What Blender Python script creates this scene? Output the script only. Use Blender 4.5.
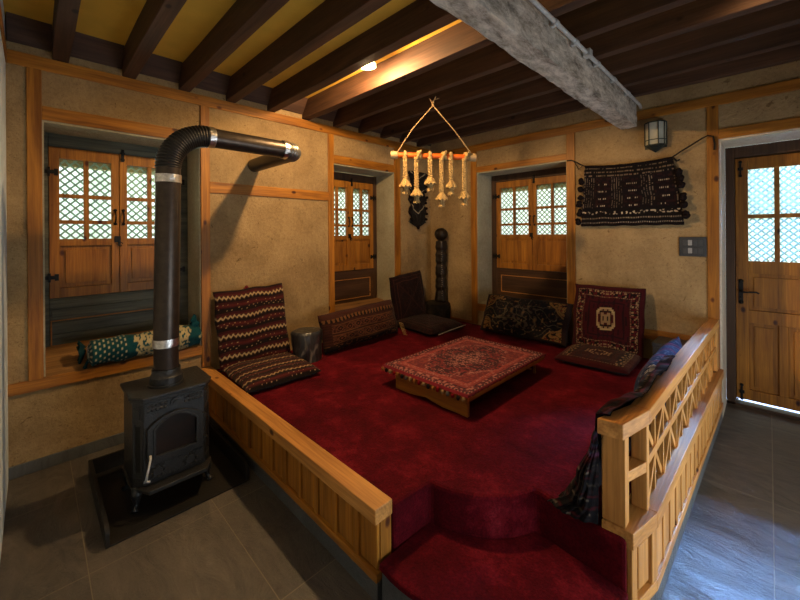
import bpy, bmesh, math, random
from math import sin, cos, pi, radians, sqrt, atan2
from mathutils import Vector, Matrix, noise
random.seed(7)
for o in list(bpy.data.objects): bpy.data.objects.remove(o)
SC = bpy.context.scene
COL = SC.collection

# ------------------------------------------------------------------ camera, sky, light, exposure
cam_d = bpy.data.cameras.new('camera'); cam = bpy.data.objects.new('camera', cam_d); COL.objects.link(cam)
cam_d.sensor_width = 36; cam_d.lens = 367.82/800*36; cam_d.shift_y = -(300-233.35)/800
cam_d.clip_start = 0.02; cam_d.clip_end = 100
yaw, roll = .78417, -.0072
fw = Vector((-cos(yaw), sin(yaw), 0)); rt = Vector((sin(yaw), cos(yaw), 0)); dn = Vector((0, 0, -1))
rt, dn = cos(roll)*rt - sin(roll)*dn, sin(roll)*rt + cos(roll)*dn
M = Matrix((rt, -dn, -fw)).transposed().to_4x4(); M.translation = Vector((3.091, -3.641, 1.4))
cam.matrix_world = M
SC.camera = cam
SC.view_settings.view_transform = 'Standard'; SC.view_settings.look = 'None'
SC.view_settings.gamma = 1; SC.view_settings.use_curve_mapping = False
SC.view_settings.exposure = 0.20

W = bpy.data.worlds.new('garden_daylight'); SC.world = W; W.use_nodes = True
nt = W.node_tree; nt.nodes.clear()
wo = nt.nodes.new('ShaderNodeOutputWorld'); bg = nt.nodes.new('ShaderNodeBackground')
tc = nt.nodes.new('ShaderNodeTexCoord'); nz = nt.nodes.new('ShaderNodeTexNoise'); rp = nt.nodes.new('ShaderNodeValToRGB')
nz.inputs['Scale'].default_value = 7; nz.inputs['Detail'].default_value = 5
rp.color_ramp.elements[0].position = .34; rp.color_ramp.elements[0].color = (.42, .62, .36, 1)
rp.color_ramp.elements[1].position = .50; rp.color_ramp.elements[1].color = (.90, 1, .92, 1)
nt.links.new(tc.outputs['Generated'], nz.inputs['Vector']); nt.links.new(nz.outputs['Fac'], rp.inputs['Fac'])
nt.links.new(rp.outputs['Color'], bg.inputs['Color']); nt.links.new(bg.outputs['Background'], wo.inputs['Surface'])
bg.inputs['Strength'].default_value = 1.7

def area(name, loc, rot, sx, sy, power, color):
    l = bpy.data.lights.new(name, 'AREA'); l.shape = 'RECTANGLE'; l.size = sx; l.size_y = sy; l.energy = power; l.color = color
    o = bpy.data.objects.new(name, l); COL.objects.link(o); o.location = loc; o.rotation_euler = rot; return o
def spot(name, loc, power, color, size=radians(140), blend=.6, r=.04, target=None):
    l = bpy.data.lights.new(name, 'SPOT'); l.energy = power; l.color = color; l.spot_size = size; l.spot_blend = blend; l.shadow_soft_size = r
    o = bpy.data.objects.new(name, l); COL.objects.link(o); o.location = loc
    if target: o.rotation_euler = (Vector(target)-Vector(loc)).to_track_quat('-Z', 'Y').to_euler()
    return o
WARM = (1, .64, .30)
# added upward fill from the right-hand wall, and daylight through each shuttered window
dl = area('fill_right_opening', (4.10, -1.75, .56), (0, radians(114), 0), .95, 1.9, 24, (.80, .87, 1))
area('daylight_window_one', (-.46, -3.19, 1.65), (0, radians(-90), 0), .6, .7, 3.5, (.80, .95, .80))
area('daylight_window_two', (-.46, -1.06, 1.65), (0, radians(-90), 0), .6, .6, 1.5, (.80, 1, .78))
area('daylight_window_three', (1.23, .46, 1.65), (radians(-90), 0, 0), .8, .6, 2.5, (.80, .97, .9))
dg = area('daylight_door_glass', (3.25, 1.55, 2.80), (radians(-37), 0, 0), 1.3, .7, 1600, (.21, .44, 1)); dg.data.spread = radians(70)
# the ceiling lamps, and a front fill spot
def point(name, loc, power, color, r=.03):
    l = bpy.data.lights.new(name, 'POINT'); l.energy = power; l.color = color; l.shadow_soft_size = r
    o = bpy.data.objects.new(name, l); COL.objects.link(o); o.location = loc; return o
point('lamp_light_seat', (1.20, -2.052, 2.506), 100, WARM, .03)
spot('lamp_light_stove', (1.9, -3.35, 2.60), 7, WARM, radians(150), .9, .04, (1.6, -3.2, 0))
spot('lamp_light_aisle', (3.1, -1.35, 2.60), 6, WARM, radians(150), .9, .04, (2.9, -1.2, 0))
spot('fill_light_front', (2.0, -2.85, 2.60), 6, WARM, radians(130), .9, .04, (1.6, -1.4, 0.3))  # weak fill added towards the table, no ceiling lamp of its own

# ------------------------------------------------------------------ material helpers
def mat(name):
    m = bpy.data.materials.new(name); m.use_nodes = True
    return m, m.node_tree, m.node_tree.nodes['Principled BSDF']
def N(nt, typ, **kw):
    n = nt.nodes.new(typ)
    for k, v in kw.items():
        if k in n.inputs: n.inputs[k].default_value = v
        else: setattr(n, k, v)
    return n
def ramp(nt, stops):
    r = nt.nodes.new('ShaderNodeValToRGB'); e = r.color_ramp.elements
    while len(e) < len(stops): e.new(.5)
    for i, (p, c) in enumerate(stops): e[i].position = p; e[i].color = (*c, 1) if len(c) == 3 else c
    return r
def coords(nt, scale=(1, 1, 1), out='Object'):
    t = nt.nodes.new('ShaderNodeTexCoord'); m = nt.nodes.new('ShaderNodeMapping'); m.inputs['Scale'].default_value = scale
    nt.links.new(t.outputs[out], m.inputs['Vector']); return m.outputs['Vector']
def bump(nt, bs, height, strength=.3, dist=.01):
    b = nt.nodes.new('ShaderNodeBump'); b.inputs['Strength'].default_value = strength; b.inputs['Distance'].default_value = dist
    nt.links.new(height, b.inputs['Height']); nt.links.new(b.outputs['Normal'], bs.inputs['Normal'])
def mixc(nt, fac, a, b, mode='MIX'):
    m = nt.nodes.new('ShaderNodeMix'); m.data_type = 'RGBA'; m.blend_type = mode
    for s, v in ((m.inputs[0], fac), (m.inputs[6], a), (m.inputs[7], b)):
        if hasattr(v, 'links'): nt.links.new(v, s)
        elif isinstance(v, (int, float)): s.default_value = v
        else: s.default_value = (*v, 1)
    return m.outputs[2]

def wood(name, axis, dark, light, rough=.5, knots=.0, fine=1.0, spec=.4):
    m, nt, bs = mat(name)
    sc = [17, 17, 17]; sc[axis] = 1.3
    v = coords(nt, tuple(sc)); n1 = N(nt, 'ShaderNodeTexNoise', Scale=1.0, Detail=6, Roughness=.6, Distortion=.6); nt.links.new(v, n1.inputs['Vector'])
    r1 = ramp(nt, [(.28, dark), (.72, light)]); nt.links.new(n1.outputs['Fac'], r1.inputs['Fac'])
    sc2 = [110, 110, 110]; sc2[axis] = 4
    v2 = coords(nt, tuple(sc2)); n2 = N(nt, 'ShaderNodeTexNoise', Scale=1.0, Detail=2); nt.links.new(v2, n2.inputs['Vector'])
    r2 = ramp(nt, [(.35, (.72, .66, .6)), (.6, (1, 1, 1))]); nt.links.new(n2.outputs['Fac'], r2.inputs['Fac'])
    c = mixc(nt, .8*fine, r1.outputs['Color'], r2.outputs['Color'], 'MULTIPLY')
    v4 = coords(nt, (1.3, 1.3, 1.3)); n4 = N(nt, 'ShaderNodeTexNoise', Scale=1.5, Detail=3); nt.links.new(v4, n4.inputs['Vector'])
    r4 = ramp(nt, [(.35, (.75, .72, .68)), (.65, (1, 1, 1))]); nt.links.new(n4.outputs['Fac'], r4.inputs['Fac'])
    c = mixc(nt, .8, c, r4.outputs['Color'], 'MULTIPLY')
    if knots:
        sk = [9, 9, 9]; sk[axis] = 5.5
        v3 = coords(nt, tuple(sk)); vo = N(nt, 'ShaderNodeTexVoronoi', Scale=1.0, Randomness=1.0); nt.links.new(v3, vo.inputs['Vector'])
        rk = ramp(nt, [(.05, (.10, .045, .02)), (.10, (.30, .17, .10)), (.16, (1, 1, 1))]); nt.links.new(vo.outputs['Distance'], rk.inputs['Fac'])
        sx = N(nt, 'ShaderNodeSeparateColor'); nt.links.new(vo.outputs['Color'], sx.inputs['Color'])
        gt = N(nt, 'ShaderNodeMath', operation='LESS_THAN'); gt.inputs[1].default_value = knots; nt.links.new(sx.outputs[0], gt.inputs[0])
        c = mixc(nt, gt.outputs[0], c, mixc(nt, 1.0, c, rk.outputs['Color'], 'MULTIPLY'))
    nt.links.new(c, bs.inputs['Base Color']); bs.inputs['Roughness'].default_value = rough
    bs.inputs['Specular IOR Level'].default_value = spec
    bump(nt, bs, n2.outputs['Fac'], .25, .004)
    return m
def plain(name, col, rough=.5, metal=0, nscale=30, var=.25, bstr=.1, spec=.5):
    m, nt, bs = mat(name)
    v = coords(nt); n = N(nt, 'ShaderNodeTexNoise', Scale=nscale, Detail=5); nt.links.new(v, n.inputs['Vector'])
    r = ramp(nt, [(.3, tuple(c*(1-var) for c in col)), (.7, tuple(min(1, c*(1+var)) for c in col))]); nt.links.new(n.outputs['Fac'], r.inputs['Fac'])
    nt.links.new(r.outputs['Color'], bs.inputs['Base Color']); bs.inputs['Roughness'].default_value = rough; bs.inputs['Metallic'].default_value = metal
    bs.inputs['Specular IOR Level'].default_value = spec
    if bstr: bump(nt, bs, n.outputs['Fac'], bstr, .01)
    return m
def plaster(name, a, b, spots=True):
    m, nt, bs = mat(name); v = coords(nt)
    n1 = N(nt, 'ShaderNodeTexNoise', Scale=2.6, Detail=8, Roughness=.62, Distortion=.3); nt.links.new(v, n1.inputs['Vector'])
    r1 = ramp(nt, [(.3, a), (.68, b)]); nt.links.new(n1.outputs['Fac'], r1.inputs['Fac'])
    n2 = N(nt, 'ShaderNodeTexNoise', Scale=38, Detail=5, Roughness=.8); nt.links.new(v, n2.inputs['Vector'])
    r2 = ramp(nt, [(.34, (.60, .57, .52)), (.6, (1, 1, 1))]); nt.links.new(n2.outputs['Fac'], r2.inputs['Fac'])
    c = mixc(nt, .5, r1.outputs['Color'], r2.outputs['Color'], 'MULTIPLY')
    if spots:
        n3 = N(nt, 'ShaderNodeTexNoise', Scale=19, Detail=3, Roughness=.6, Distortion=1.2); nt.links.new(v, n3.inputs['Vector'])
        r3 = ramp(nt, [(.27, (.42, .36, .28)), (.34, (1, 1, 1))]); nt.links.new(n3.outputs['Fac'], r3.inputs['Fac'])
        c = mixc(nt, .8, c, r3.outputs['Color'], 'MULTIPLY')
        n5 = N(nt, 'ShaderNodeTexNoise', Scale=52, Detail=4, Roughness=.7, Distortion=2.0); nt.links.new(v, n5.inputs['Vector'])
        r5 = ramp(nt, [(.33, (.30, .25, .18)), (.40, (1, 1, 1))]); nt.links.new(n5.outputs['Fac'], r5.inputs['Fac'])
        c = mixc(nt, .7, c, r5.outputs['Color'], 'MULTIPLY')
    nt.links.new(c, bs.inputs['Base Color']); bs.inputs['Roughness'].default_value = .9; bs.inputs['Specular IOR Level'].default_value = .15
    ad = N(nt, 'ShaderNodeMath', operation='MULTIPLY_ADD'); nt.links.new(n2.outputs['Fac'], ad.inputs[0]); ad.inputs[1].default_value = .25; nt.links.new(n1.outputs['Fac'], ad.inputs[2])
    bump(nt, bs, ad.outputs[0], .9, .03)
    return m
def cloth(name, rough=.95, sheen=.2, wscale=420, bstr=.5):
    m, nt, bs = mat(name); a = N(nt, 'ShaderNodeAttribute', attribute_name='Col'); v = coords(nt)
    n = N(nt, 'ShaderNodeTexNoise', Scale=wscale, Detail=2); nt.links.new(v, n.inputs['Vector'])
    r = ramp(nt, [(.3, (.6, .6, .6)), (.65, (1.0, 1.0, 1.0))]); nt.links.new(n.outputs['Fac'], r.inputs['Fac'])
    nt.links.new(mixc(nt, .8, a.outputs['Color'], r.outputs['Color'], 'MULTIPLY'), bs.inputs['Base Color'])
    bs.inputs['Roughness'].default_value = rough; bs.inputs['Sheen Weight'].default_value = sheen*.3; bs.inputs['Specular IOR Level'].default_value = .15
    bump(nt, bs, n.outputs['Fac'], bstr, .004)
    return m

PD, PL = (.20, .068, .006), (.60, .250, .026)
PINE = [wood('pine_grain_%s' % 'xyz'[i], i, PD, PL, .5, .50) for i in range(3)]
LPD, LPL = (.42, .18, .038), (.78, .39, .105)
LPINE = [wood('light_pine_grain_%s' % 'xyz'[i], i, LPD, LPL, .48, .42) for i in range(3)]
DARKW = [wood('dark_joist_wood_%s' % 'xyz'[i], i, (.040, .018, .010), (.115, .055, .030), .7, .2) for i in range(3)]
BROWN = [wood('brown_frame_wood_%s' % 'xyz'[i], i, (.045, .020, .009), (.105, .052, .024), .55, .0) for i in range(3)]
BLUEW = [wood('blue_washed_wood_%s' % 'xyz'[i], i, (.035, .045, .038), (.17, .17, .12), .6, .2) for i in range(3)]
SILLW = wood('worn_sill_wood', 1, (.20, .10, .035), (.42, .23, .08), .6, .1)
MUD = plaster('mud_plaster', (.26, .170, .080), (.48, .335, .165))
PALE = plaster('pale_reveal_plaster', (.36, .33, .22), (.52, .48, .34), False)
WHITEP = plaster('daylit_white_plaster', (.62, .72, .78), (.80, .90, .95), False)  # bluish tint in the base colour stands in for daylight on this wall
YELLOW = plain('yellow_ceiling_board', (.74, .45, .065), .7, 0, 4, .12, .05, .2)
BLACKM = plain('black_iron', (.012, .011, .010), .5, .6, 60, .3, .1)
CAST = plain('cast_iron', (.040, .040, .040), .38, .55, 120, .25, .25)
CASTD = plain('dark_cast_iron', (.012, .011, .010), .55, .4, 120, .25, .25)
PIPE = plain('black_enamel_pipe', (.060, .046, .036), .36, .7, 30, .2, .03)
FLEX = plain('black_flexible_duct', (.018, .017, .016), .38, .3, 30, .2, .03)
FOIL = plain('aluminium_tape', (.75, .74, .72), .28, 1, 60, .25, .5)
STEEL = plain('grey_steel', (.55, .54, .52), .38, .25, 40, .15, .05)
BLACKG = plain('soot_glass', (.014, .006, .003), .3, 0, 14, .5, .0, .3)
PLATE = plain('charcoal_plastic', (.035, .038, .045), .4, 0, 60, .1, .0)
MODUL = plain('grey_switch_plastic', (.055, .06, .065), .4, 0, 60, .1, .0)
LIGHTM = plain('light_switch_plastic', (.30, .31, .32), .4, 0, 60, .1, .0)
ROPE = plain('cotton_rope', (.42, .28, .115), .9, 0, 160, .35, .8, .1)
TWINE = plain('brown_twine', (.30, .20, .10), .9, 0, 160, .3, .5, .1)
DTWINE = plain('dark_cord', (.03, .022, .016), .9, 0, 160, .3, .5, .1)
ORANGE = plain('orange_lacquer_rod', (.62, .115, .005), .45, 0, 20, .15, .0, .6)
PALEW = plain('pale_wood_cap', (.42, .28, .13), .5, 0, 60, .15, .1)
LATT = plain('grey_green_lattice', (.40, .48, .36), .7, 0, 60, .15, .0)

m_, nt_, bs_ = mat('window_glass'); GLASS = m_
for n_ in list(nt_.nodes):
    if n_.type != 'OUTPUT_MATERIAL': nt_.nodes.remove(n_)
tr_ = N(nt_, 'ShaderNodeBsdfTransparent'); tr_.inputs[0].default_value = (.93, .97, .95, 1); gl_ = N(nt_, 'ShaderNodeBsdfGlossy'); gl_.inputs['Roughness'].default_value = .05
fr_ = N(nt_, 'ShaderNodeFresnel'); mx_ = nt_.nodes.new('ShaderNodeMixShader')
nt_.links.new(fr_.outputs[0], mx_.inputs[0]); nt_.links.new(tr_.outputs[0], mx_.inputs[1]); nt_.links.new(gl_.outputs[0], mx_.inputs[2])
nt_.links.new(mx_.outputs[0], nt_.nodes['Material Output'].inputs['Surface'])

def emis(name, col, s):
    m, nt, bs = mat(name); v = coords(nt); n = N(nt, 'ShaderNodeTexNoise', Scale=5.0); nt.links.new(v, n.inputs['Vector'])
    bs.inputs['Base Color'].default_value = (*col, 1); bs.inputs['Emission Color'].default_value = (*col, 1); bs.inputs['Emission Strength'].default_value = s
    return m
LAMPM = emis('lamp_disc', (1, .78, .50), 14)

# slate floor
def slate(name, a, b, tiles=True, rough=.36):
    m, nt, bs = mat(name); v = coords(nt)
    n1 = N(nt, 'ShaderNodeTexNoise', Scale=3.2, Detail=10, Roughness=.75, Distortion=1.2)
    v1 = coords(nt, (1, 2.6, 1)); nt.links.new(v1, n1.inputs['Vector'])
    r1 = ramp(nt, [(.3, a), (.7, b)]); nt.links.new(n1.outputs['Fac'], r1.inputs['Fac'])
    c = r1.outputs['Color']
    n2 = N(nt, 'ShaderNodeTexNoise', Scale=55, Detail=5, Roughness=.7); nt.links.new(v, n2.inputs['Vector'])
    h = N(nt, 'ShaderNodeMath', operation='MULTIPLY_ADD'); nt.links.new(n2.outputs['Fac'], h.inputs[0]); h.inputs[1].default_value = .22; nt.links.new(n1.outputs['Fac'], h.inputs[2])
    hh = h.outputs[0]
    if tiles:
        mp = nt.nodes.new('ShaderNodeMapping'); t = nt.nodes.new('ShaderNodeTexCoord'); nt.links.new(t.outputs['Object'], mp.inputs['Vector'])
        mp.inputs['Location'].default_value = (-1.10, 2.98+.505*4, 0)
        br = N(nt, 'ShaderNodeTexBrick', Scale=1.0); nt.links.new(mp.outputs['Vector'], br.inputs['Vector'])
        br.offset = 0; br.inputs['Brick Width'].default_value = .6667; br.inputs['Row Height'].default_value = .505
        br.inputs['Mortar Size'].default_value = .0022; br.inputs['Mortar Smooth'].default_value = .2
        br.inputs['Color1'].default_value = (1, 1, 1, 1); br.inputs['Color2'].default_value = (.78, .78, .80, 1)
        c = mixc(nt, 1, c, br.outputs['Color'], 'MULTIPLY')
        c = mixc(nt, br.outputs['Fac'], c, (.20, .165, .11))
        sb = N(nt, 'ShaderNodeMath', operation='MULTIPLY_ADD'); nt.links.new(br.outputs['Fac'], sb.inputs[0]); sb.inputs[1].default_value = -.5; nt.links.new(hh, sb.inputs[2]); hh = sb.outputs[0]
    nt.links.new(c, bs.inputs['Base Color']); bs.inputs['Roughness'].default_value = rough; bs.inputs['Specular IOR Level'].default_value = .8 if tiles else .5
    bump(nt, bs, hh, .8, .016)
    return m
SLATE = slate('slate_floor_tiles', (.028, .025, .021), (.160, .134, .104))
SLATE2 = slate('grey_slate_plinth', (.060, .065, .068), (.12, .13, .135), False, .5)

# red velvet carpet
m_, nt_, bs_ = mat('red_carpet'); CARPET = m_
v_ = coords(nt_); a_ = N(nt_, 'ShaderNodeTexNoise', Scale=4.2, Detail=9, Roughness=.72, Distortion=.12); nt_.links.new(v_, a_.inputs['Vector'])
r_ = ramp(nt_, [(.34, (.048, .0008, .003)), (.52, (.10, .0020, .007)), (.62, (.17, .007, .014)), (.78, (.30, .026, .038))]); nt_.links.new(a_.outputs['Fac'], r_.inputs['Fac'])
b_ = N(nt_, 'ShaderNodeTexNoise', Scale=120, Detail=3, Roughness=.7); nt_.links.new(v_, b_.inputs['Vector'])
rb_ = ramp(nt_, [(.3, (.45, .45, .45)), (.65, (1, 1, 1))]); nt_.links.new(b_.outputs['Fac'], rb_.inputs['Fac'])
nt_.links.new(mixc(nt_, .9, r_.outputs['Color'], rb_.outputs['Color'], 'MULTIPLY'), bs_.inputs['Base Color'])
bs_.inputs['Roughness'].default_value = .9; bs_.inputs['Sheen Weight'].default_value = .10; bs_.inputs['Sheen Roughness'].default_value = .4; bs_.inputs['Sheen Tint'].default_value = (1, .12, .2, 1)
bs_.inputs['Specular IOR Level'].default_value = .1
h_ = N(nt_, 'ShaderNodeMath', operation='MULTIPLY_ADD'); nt_.links.new(b_.outputs['Fac'], h_.inputs[0]); h_.inputs[1].default_value = .3; nt_.links.new(a_.outputs['Fac'], h_.inputs[2])
bump(nt_, bs_, h_.outputs[0], .6, .012)
WOVEN = cloth('woven_wool'); COTTON = cloth('printed_cotton', .8, .15, 300, .3); PLAID = cloth('woven_shawl', .95, .0, 260, .5)

# hewn beam, colours lightened to stand in for light on it
m_, nt_, bs_ = mat('lightened_hewn_beam'); HEWN = m_
v_ = coords(nt_, (9, 3.4, 9)); a_ = N(nt_, 'ShaderNodeTexNoise', Scale=2.0, Detail=8, Roughness=.78, Distortion=.25); nt_.links.new(v_, a_.inputs['Vector'])
r_ = ramp(nt_, [(.30, (.055, .040, .030)), (.42, (.34, .29, .23)), (.60, (.78, .70, .60))]); nt_.links.new(a_.outputs['Fac'], r_.inputs['Fac'])
nt_.links.new(r_.outputs['Color'], bs_.inputs['Base Color']); bs_.inputs['Roughness'].default_value = .85
bump(nt_, bs_, a_.outputs['Fac'], .9, .03)
# twisted stump finish
m_, nt_, bs_ = mat('dark_burnished_wood'); BURN = m_
v_ = coords(nt_, (6, 6, 2)); a_ = N(nt_, 'ShaderNodeTexNoise', Scale=2.5, Detail=5, Distortion=1.5); nt_.links.new(v_, a_.inputs['Vector'])
r_ = ramp(nt_, [(.35, (.010, .010, .011)), (.60, (.045, .046, .050)), (.74, (.22, .20, .17))]); nt_.links.new(a_.outputs['Fac'], r_.inputs['Fac'])
nt_.links.new(r_.outputs['Color'], bs_.inputs['Base Color']); bs_.inputs['Roughness'].default_value = .3; bump(nt_, bs_, a_.outputs['Fac'], .4, .02)
# stone drum and carved post
DRUM = plain('dark_weathered_wood', (.022, .016, .010), .7, 0, 14, .5, .6, .2)
CARVED = wood('carved_dark_wood', 2, (.004, .003, .002), (.026, .016, .010), .4, .3)

# ------------------------------------------------------------------ mesh helpers
OFF = {}
class MB:
    def __init__(s): s.bm = bmesh.new(); s.cl = None
    def hexa(s, pts):
        vs = [s.bm.verts.new(p) for p in pts]
        for f in ((0, 1, 2, 3), (4, 7, 6, 5), (0, 4, 5, 1), (1, 5, 6, 2), (2, 6, 7, 3), (3, 7, 4, 0)): s.bm.faces.new([vs[i] for i in f])
        return s
    def box(s, x0, x1, y0, y1, z0, z1, f=None):
        p = [(x0, y0, z0), (x1, y0, z0), (x1, y1, z0), (x0, y1, z0), (x0, y0, z1), (x1, y0, z1), (x1, y1, z1), (x0, y1, z1)]
        if f: p = [f(*q) for q in p]
        return s.hexa(p)
    def bar(s, a, b, w, h, up=(0, 0, 1)):
        a, b = Vector(a), Vector(b); d = (b-a).normalized(); u = Vector(up); r = d.cross(u)
        if r.length < 1e-4: r = d.cross(Vector((1, 0, 0)))
        r.normalize(); u = r.cross(d).normalized(); r *= w/2; u *= h/2
        return s.hexa([a-r-u, a+r-u, a+r+u, a-r+u, b-r-u, b+r-u, b+r+u, b-r+u])
    def tube(s, path, rad, n=12, cap=True, closed=False):
        path = [Vector(p) for p in path]; rings = []; prev = None
        for i, p in enumerate(path):
            a = path[max(i-1, 0)]; b = path[min(i+1, len(path)-1)]
            d = (b-a).normalized()
            if prev is None:
                u = d.orthogonal().normalized()
            else:
                u = prev - d*prev.dot(d)
                u = u.normalized() if u.length > 1e-5 else d.orthogonal().normalized()
            prev = u; w = d.cross(u); r = rad[i] if isinstance(rad, (list, tuple)) else rad
            rings.append([s.bm.verts.new(p+(u*cos(2*pi*k/n)+w*sin(2*pi*k/n))*r) for k in range(n)])
        for i in range(len(rings)-1):
            for k in range(n): s.bm.faces.new((rings[i][k], rings[i][(k+1) % n], rings[i+1][(k+1) % n], rings[i+1][k]))
        if cap:
            s.bm.faces.new(rings[0][::-1]); s.bm.faces.new(rings[-1])
        return s
    def prism(s, poly, z0, z1, f=None):
        lo = [s.bm.verts.new(f(x, y, z0) if f else (x, y, z0)) for x, y in poly]; hi = [s.bm.verts.new(f(x, y, z1) if f else (x, y, z1)) for x, y in poly]
        n = len(poly); s.bm.faces.new(lo[::-1]); s.bm.faces.new(hi)
        for i in range(n): s.bm.faces.new((lo[i], lo[(i+1) % n], hi[(i+1) % n], hi[i]))
        return s
    def ball(s, c, r, seg=10, sx=1, sy=1, sz=1):
        m = Matrix.Translation(c) @ Matrix.Diagonal((r*sx, r*sy, r*sz, 1)); bmesh.ops.create_uvsphere(s.bm, u_segments=seg, v_segments=max(5, seg//2+1), radius=1, matrix=m); return s
    def grid(s, fn, nu, nv, col=None, wrap=False):
        """fn(u,v)->point; col(u,v)->rgb"""
        if col and s.cl is None: s.cl = s.bm.verts.layers.float_color.new('Col')
        g = []
        for i in range(nu+1):
            row = []
            for j in range(nv+1):
                u, v = i/nu, j/nv
                q = s.bm.verts.new(fn(u, v))
                if col: q[s.cl] = (*col(u, v), 1)
                row.append(q)
            g.append(row)
        for i in range(nu):
            for j in range(nv): s.bm.faces.new((g[i][j], g[i+1][j], g[i+1][j+1], g[i][j+1]))
        return s
    def paint(s, c):
        if s.cl is None: s.cl = s.bm.verts.layers.float_color.new('Col')
        for v in s.bm.verts:
            if sum(v[s.cl][:3]) == 0: v[s.cl] = (*c, 1)
        return s
    def build(s, name, material, parent=None, bevel=0, smooth=False, loc=None, merge=False):
        if merge: bmesh.ops.remove_doubles(s.bm, verts=s.bm.verts, dist=1e-5)
        bmesh.ops.recalc_face_normals(s.bm, faces=s.bm.faces)
        me = bpy.data.meshes.new(name); s.bm.to_mesh(me); s.bm.free()
        o = bpy.data.objects.new(name, me); COL.objects.link(o); me.materials.append(material)
        off = Vector((0, 0, 0))
        if parent is not None: o.parent = parent; off = OFF[parent]
        elif loc: off = Vector(loc); o.location = off
        OFF[o] = off
        if off.length: me.transform(Matrix.Translation(-off))
        if smooth:
            for p in me.polygons: p.use_smooth = True
            if smooth == 'auto': 
                try: me.set_sharp_from_angle(angle=radians(40))
                except Exception: pass
        if bevel:
            b = o.modifiers.new('bevel', 'BEVEL'); b.width = bevel; b.segments = 2; b.limit_method = 'ANGLE'; b.angle_limit = radians(40)
        return o
def thing(name, label, cat, loc=(0, 0, 0), group=None):
    o = bpy.data.objects.new(name, None); COL.objects.link(o); o.location = loc; OFF[o] = Vector(loc); o.empty_display_size = .1
    o['label'] = label; o['category'] = cat
    if group: o['group'] = group
    return o
def tag(o, label, cat, group=None):
    o['label'] = label; o['category'] = cat
    if group: o['group'] = group
    return o
def struct(o, label=None, cat=None):
    o['kind'] = 'structure'
    if label: o['label'] = label
    if cat: o['category'] = cat
    return o
def B(*a, f=None): return MB().box(*a, f=f)
def smst(x): x = max(0, min(1, x)); return x*x*(3-2*x)
def h2(a, b, s=0):
    v = math.sin(a*127.1+b*311.7+s*74.7)*43758.5453; return v-math.floor(v)

# ------------------------------------------------------------------ room shell
H0 = 2.645
RX, FY = 3.98, -3.748
struct(B(-.5, RX+.4, FY-.4, .95, -.08, 0).build('floor', SLATE), 'dark slate tiled floor', 'floor')
struct(B(-.5, RX+.4, FY-.4, .95, H0, H0+.08).build('ceiling', YELLOW), 'yellow painted ceiling boards between dark joists', 'ceiling')
w = MB()
for y0, y1 in ((FY-.4, -3.60), (-2.727, -1.50), (-.65, .9)): w.box(-.42, 0, y0, y1, 0, H0)
for y0, y1, zs, zt in ((-3.60, -2.727, .50, 2.10), (-1.50, -.65, .52, 2.11)): w.box(-.42, 0, y0, y1, 0, zs-.01); w.box(-.42, 0, y0, y1, zt, H0)
struct(w.build('wall_left', MUD), 'mud plastered wall with two shuttered windows behind the stove', 'wall')
w = MB()
w.box(0, .708, 0, .42, 0, H0); w.box(1.722, 2.83, 0, .42, 0, H0); w.box(3.80, RX+.25, 0, .42, 0, H0)
w.box(.708, 1.722, 0, .42, 0, .52); w.box(.708, 1.722, 0, .42, 2.095, H0); w.box(2.83, 3.80, 0, .42, 2.09, H0)
w.box(2.5, 4.2, .95, 1.0, 0, .001)
struct(w.build('wall_back', MUD), 'mud plastered wall with the wall lantern and the door', 'wall')
struct(B(0, RX+.25, FY-.3, FY, 0, H0).build('wall_front', WHITEP), 'white plastered wall at the left edge of the picture', 'wall')
w = MB()
w.box(RX, RX+.25, FY-.4, -2.72, 0, H0); w.box(RX, RX+.25, -.78, .5, 0, H0); w.box(RX, RX+.25, -2.72, -.78, 1.05, H0); w.box(RX, RX+.25, -2.72, -.78, 0, .06)  # low unseen opening, shaped to let the fill light in
struct(w.build('wall_right', MUD), 'plastered wall with an added low opening for fill light out of the picture', 'wall')
# pale plaster lining of the reveals
w = MB()
w.box(-.30, .0, -2.735, -2.7265, .55, 2.10).box(-.30, 0, -3.6005, -3.592, .55, 2.10).box(-.30, 0, -3.592, -2.735, 2.088, 2.1005)
struct(w.build('wall_left_reveal_stove', PALE), 'pale plastered reveal of the window behind the stove', 'reveal')
w = MB(); w.box(-.30, 0, -.658, -.6495, .57, 2.11).box(-.30, 0, -1.5005, -1.492, .57, 2.11).box(-.30, 0, -1.492, -.658, 2.098, 2.1105)
struct(w.build('wall_left_reveal_corner', PALE), 'pale plastered reveal of the narrow far window', 'reveal')
w = MB(); w.box(.7075, .716, .0, .30, .58, 2.095).box(1.714, 1.7225, 0, .30, .58, 2.095).box(.716, 1.714, 0, .30, 2.083, 2.0955)
struct(w.build('wall_back_reveal_window', PALE), 'pale plastered reveal of the back window', 'reveal')
w = MB(); w.box(2.8295, 2.842, .0, .36, .0, 2.09).box(3.788, 3.8005, 0, .36, 0, 2.09).box(2.842, 3.788, 0, .36, 2.075, 2.0905)
struct(w.build('wall_back_reveal_door', plaster('cream_plaster', (.62, .54, .42), (.80, .72, .58), False)), 'white plastered reveal around the door', 'reveal')

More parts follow.
